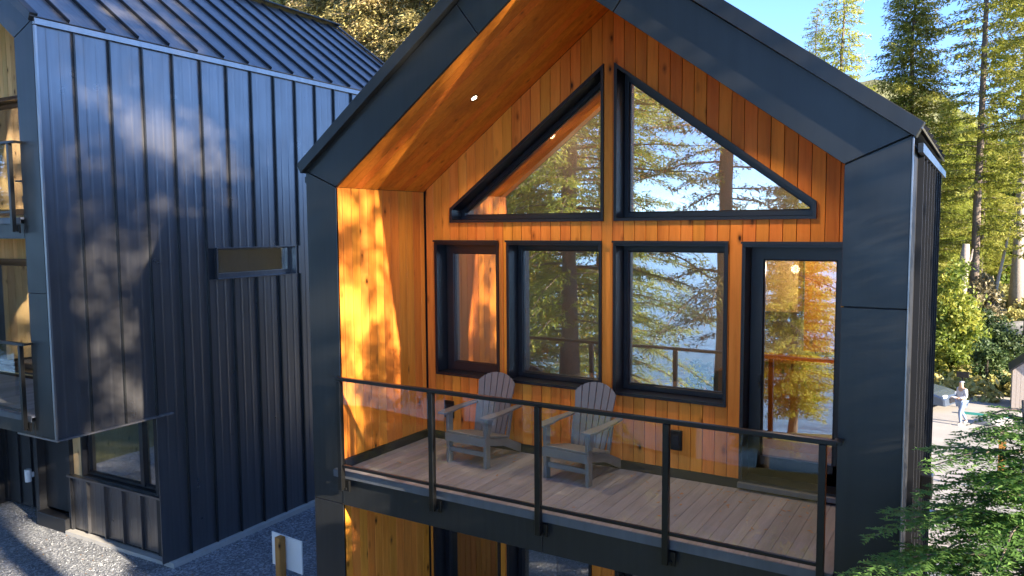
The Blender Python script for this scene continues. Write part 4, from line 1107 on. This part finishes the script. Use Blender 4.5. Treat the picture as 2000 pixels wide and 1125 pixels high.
def car(loc, rz):
    t = thing('parked_car', 'silver-blue parked car half hidden behind the house corner', 'car', loc, rz)
    Lc, Wc = 4.3, 1.75
    prof = [(0, .30), (.03, .55), (.12, .68), (.55, .80), (1.15, .90), (1.75, 1.32), (2.1, 1.42), (2.9, 1.44), (3.5, 1.30), (4.05, 1.0), (4.25, .9), (4.3, .5), (4.25, .28)]
    secs = [(-1, .90), (-.96, .97), (-.8, 1), (.8, 1), (.96, .97), (1, .90)]
    vs = []
    for s_, q in secs:
        for (x_, z_) in prof:
            tum = 1-.20*max(0, z_-.85)/.6
            vs.append(((x_-Lc/2)*(.97 if abs(s_) == 1 else 1), s_*Wc/2*tum, z_*q if z_ > .6 else z_))
    n = len(prof); fs = [(k*n+i, k*n+i+1, (k+1)*n+i+1, (k+1)*n+i) for k in range(len(secs)-1) for i in range(n-1)]
    fs += [tuple(range(n)), tuple(range(len(secs)*n-1, (len(secs)-1)*n-1, -1)), tuple(k*n for k in range(len(secs)))[::-1], tuple(k*n+n-1 for k in range(len(secs)))]
    MB().add(vs, fs).build('body', M['silver'], t, smooth=False)
    MB().prism([(1.27-Lc/2, .93), (1.75-Lc/2, 1.27), (2.9-Lc/2, 1.38), (3.4-Lc/2, 1.25), (3.5-Lc/2, .95)], -.80, .80).build('side_window', M['black'], t)
    mb = MB(); mb.add([(1.18-Lc/2, -.66, .925), (1.18-Lc/2, .66, .925), (1.72-Lc/2, .6, 1.325), (1.72-Lc/2, -.6, 1.325), (1.2-Lc/2, -.66, .9), (1.2-Lc/2, .66, .9), (1.76-Lc/2, .6, 1.30), (1.76-Lc/2, -.6, 1.30)],
        [(0, 1, 2, 3), (7, 6, 5, 4), (0, 4, 5, 1), (1, 5, 6, 2), (2, 6, 7, 3), (3, 7, 4, 0)]); mb.build('windscreen', M['black'], t)
    for s_ in (-1, 1):
        MB().box(.06-Lc/2, .2-Lc/2, s_*.62-.16, s_*.62+.16, .6, .72).build('headlight', M['white'], t, bevel=.03)
    MB().box(-.012-Lc/2, .05-Lc/2, -.4, .4, .36, .58).build('grille', M['black'], t, bevel=.01)
    for x_ in (.85, 3.45):
        for s_ in (-1, 1):
            w_ = MB().tube([(x_-Lc/2, s_*.70, .32), (x_-Lc/2, s_*.885, .32)], [.32, .32], 20).build('wheel', M['tyre'], t)
            MB().tube([(x_-Lc/2, s_*.886, .32), (x_-Lc/2, s_*.892, .32)], [.2, .19], 14).build('rim', M['trimbright'], w_)
x, y = at(1864, 31.5); car(gnd(x-2.05, y+.1, .045), rad(180-20))

def person(loc, rz):
    t = thing('person', 'person in a white jacket and pale trousers walking across the paving carrying papers', 'person', loc, rz)
    J = dict(pel=(0, 0, .92), sp=(0, .0, 1.12), ch=(0, -.01, 1.34), nk=(0, -.03, 1.48), hd=(0, -.05, 1.60), ht=(0, -.05, 1.72),
             hl=(.10, 0, .88), kl=(.12, -.16, .50), al=(.13, -.12, .08), tl=(.13, -.26, .03), hr=(-.10, 0, .88), kr=(-.12, .10, .50), ar=(-.13, .34, .12), tr=(-.13, .24, .03),
             sl=(.19, 0, 1.40), el=(.27, -.02, 1.13), wl=(.16, -.24, 1.10), sr=(-.19, 0, 1.40), er=(-.27, .03, 1.13), wr=(-.14, -.24, 1.08))
    Rr = dict(pel=.15, sp=.14, ch=.165, nk=.06, hd=.095, ht=.07, hl=.105, kl=.07, al=.045, tl=.04, hr=.105, kr=.07, ar=.045, tr=.04, sl=.075, el=.05, wl=.035, sr=.075, er=.05, wr=.035)
    E_ = [('pel', 'sp'), ('sp', 'ch'), ('ch', 'nk'), ('nk', 'hd'), ('hd', 'ht'), ('pel', 'hl'), ('hl', 'kl'), ('kl', 'al'), ('al', 'tl'), ('pel', 'hr'), ('hr', 'kr'), ('kr', 'ar'), ('ar', 'tr'),
          ('ch', 'sl'), ('sl', 'el'), ('el', 'wl'), ('ch', 'sr'), ('sr', 'er'), ('er', 'wr')]
    def skin(name, keys, edges, mat, grow=1., sub=1, root=None, R2=None):
        ks = list(keys); me = bpy.data.meshes.new(name); me.from_pydata([J[k] for k in ks], [(ks.index(a_), ks.index(b_)) for a_, b_ in edges], [])
        o = link(name, me, t); md = o.modifiers.new('skin', 'SKIN'); md.use_smooth_shade = True
        for i_, k in enumerate(ks):
            r_ = (R2 or Rr)[k]*grow; me.skin_vertices[0].data[i_].radius = (r_, r_)
        me.skin_vertices[0].data[ks.index(root or ks[0])].use_root = True
        sb = o.modifiers.new('sub', 'SUBSURF'); sb.levels = sb.render_levels = sub; me.materials.append(mat); return o
    skin('body', J.keys(), E_, M['skin'], 1., 2, 'pel')
    top = [e_ for e_ in E_ if not set(e_) & {'hd', 'ht', 'kl', 'al', 'tl', 'kr', 'ar', 'tr', 'hl', 'hr', 'nk'}]
    skin('jacket', [k for k in J if any(k in e_ for e_ in top)], top, M['cloth_white'], 1.13, 2, 'pel')
    leg = [('pel', 'hl'), ('hl', 'kl'), ('kl', 'al'), ('pel', 'hr'), ('hr', 'kr'), ('kr', 'ar')]
    skin('trousers', ['pel', 'hl', 'kl', 'al', 'hr', 'kr', 'ar'], leg, M['cloth_blue'], 1.1, 2, 'pel')
    J['c0'] = (0, -.02, 1.655); J['c1'] = (0, -.03, 1.735); skin('cap', ['c0', 'c1'], [('c0', 'c1')], M['cloth_white'], 1., 2, 'c0', dict(c0=.115, c1=.085))
    J['s0'] = (.13, -.06, .04); J['s1'] = (.13, -.27, .03); skin('shoe', ['s0', 's1'], [('s0', 's1')], M['white'], 1., 1, 's0', dict(s0=.055, s1=.045))
    J['s2'] = (-.13, .38, .10); J['s3'] = (-.13, .22, .03); skin('shoe', ['s2', 's3'], [('s2', 's3')], M['white'], 1., 1, 's2', dict(s2=.055, s3=.045))
    for s_, wk in ((1, 'wl'), (-1, 'wr')):
        w_ = Vector(J[wk]); mb = MB()
        mb.bar(w_, w_+Vector((-s_*.02, -.085, .0)), .075, .028)
        for q in range(4): mb.tube([w_+Vector((-.028+q*.019-s_*.02, -.085, .0)), w_+Vector((-.028+q*.019-s_*.02, -.125-.008*(q in (1, 2)), -.012)), w_+Vector((-.028+q*.019-s_*.02, -.14, -.035))], [.009, .008, .007], 6)
        mb.tube([w_+Vector((s_*.02, -.03, .01)), w_+Vector((s_*.05, -.07, .02)), w_+Vector((s_*.045, -.1, .0))], [.011, .01, .008], 6)
        mb.build('hand', M['skin'], t)
    pp = thing('papers', 'white papers held in front by the walking person', 'papers', loc, rz)
    MB().box(-.11, .11, -.42, -.28, 1.10, 1.11).box(-.10, .10, -.41, -.27, 1.1105, 1.12).build('sheet', M['white'], pp)
x, y = at(1877, 28.4); person(gnd(x, y, .05), rad(-50))

# tall pair of fixed details on the right wall
MB().box(W+.52, W+.62, 1.3, 1.45, .30, .52).build('wall_light', M['rail'], house, bevel=.01)
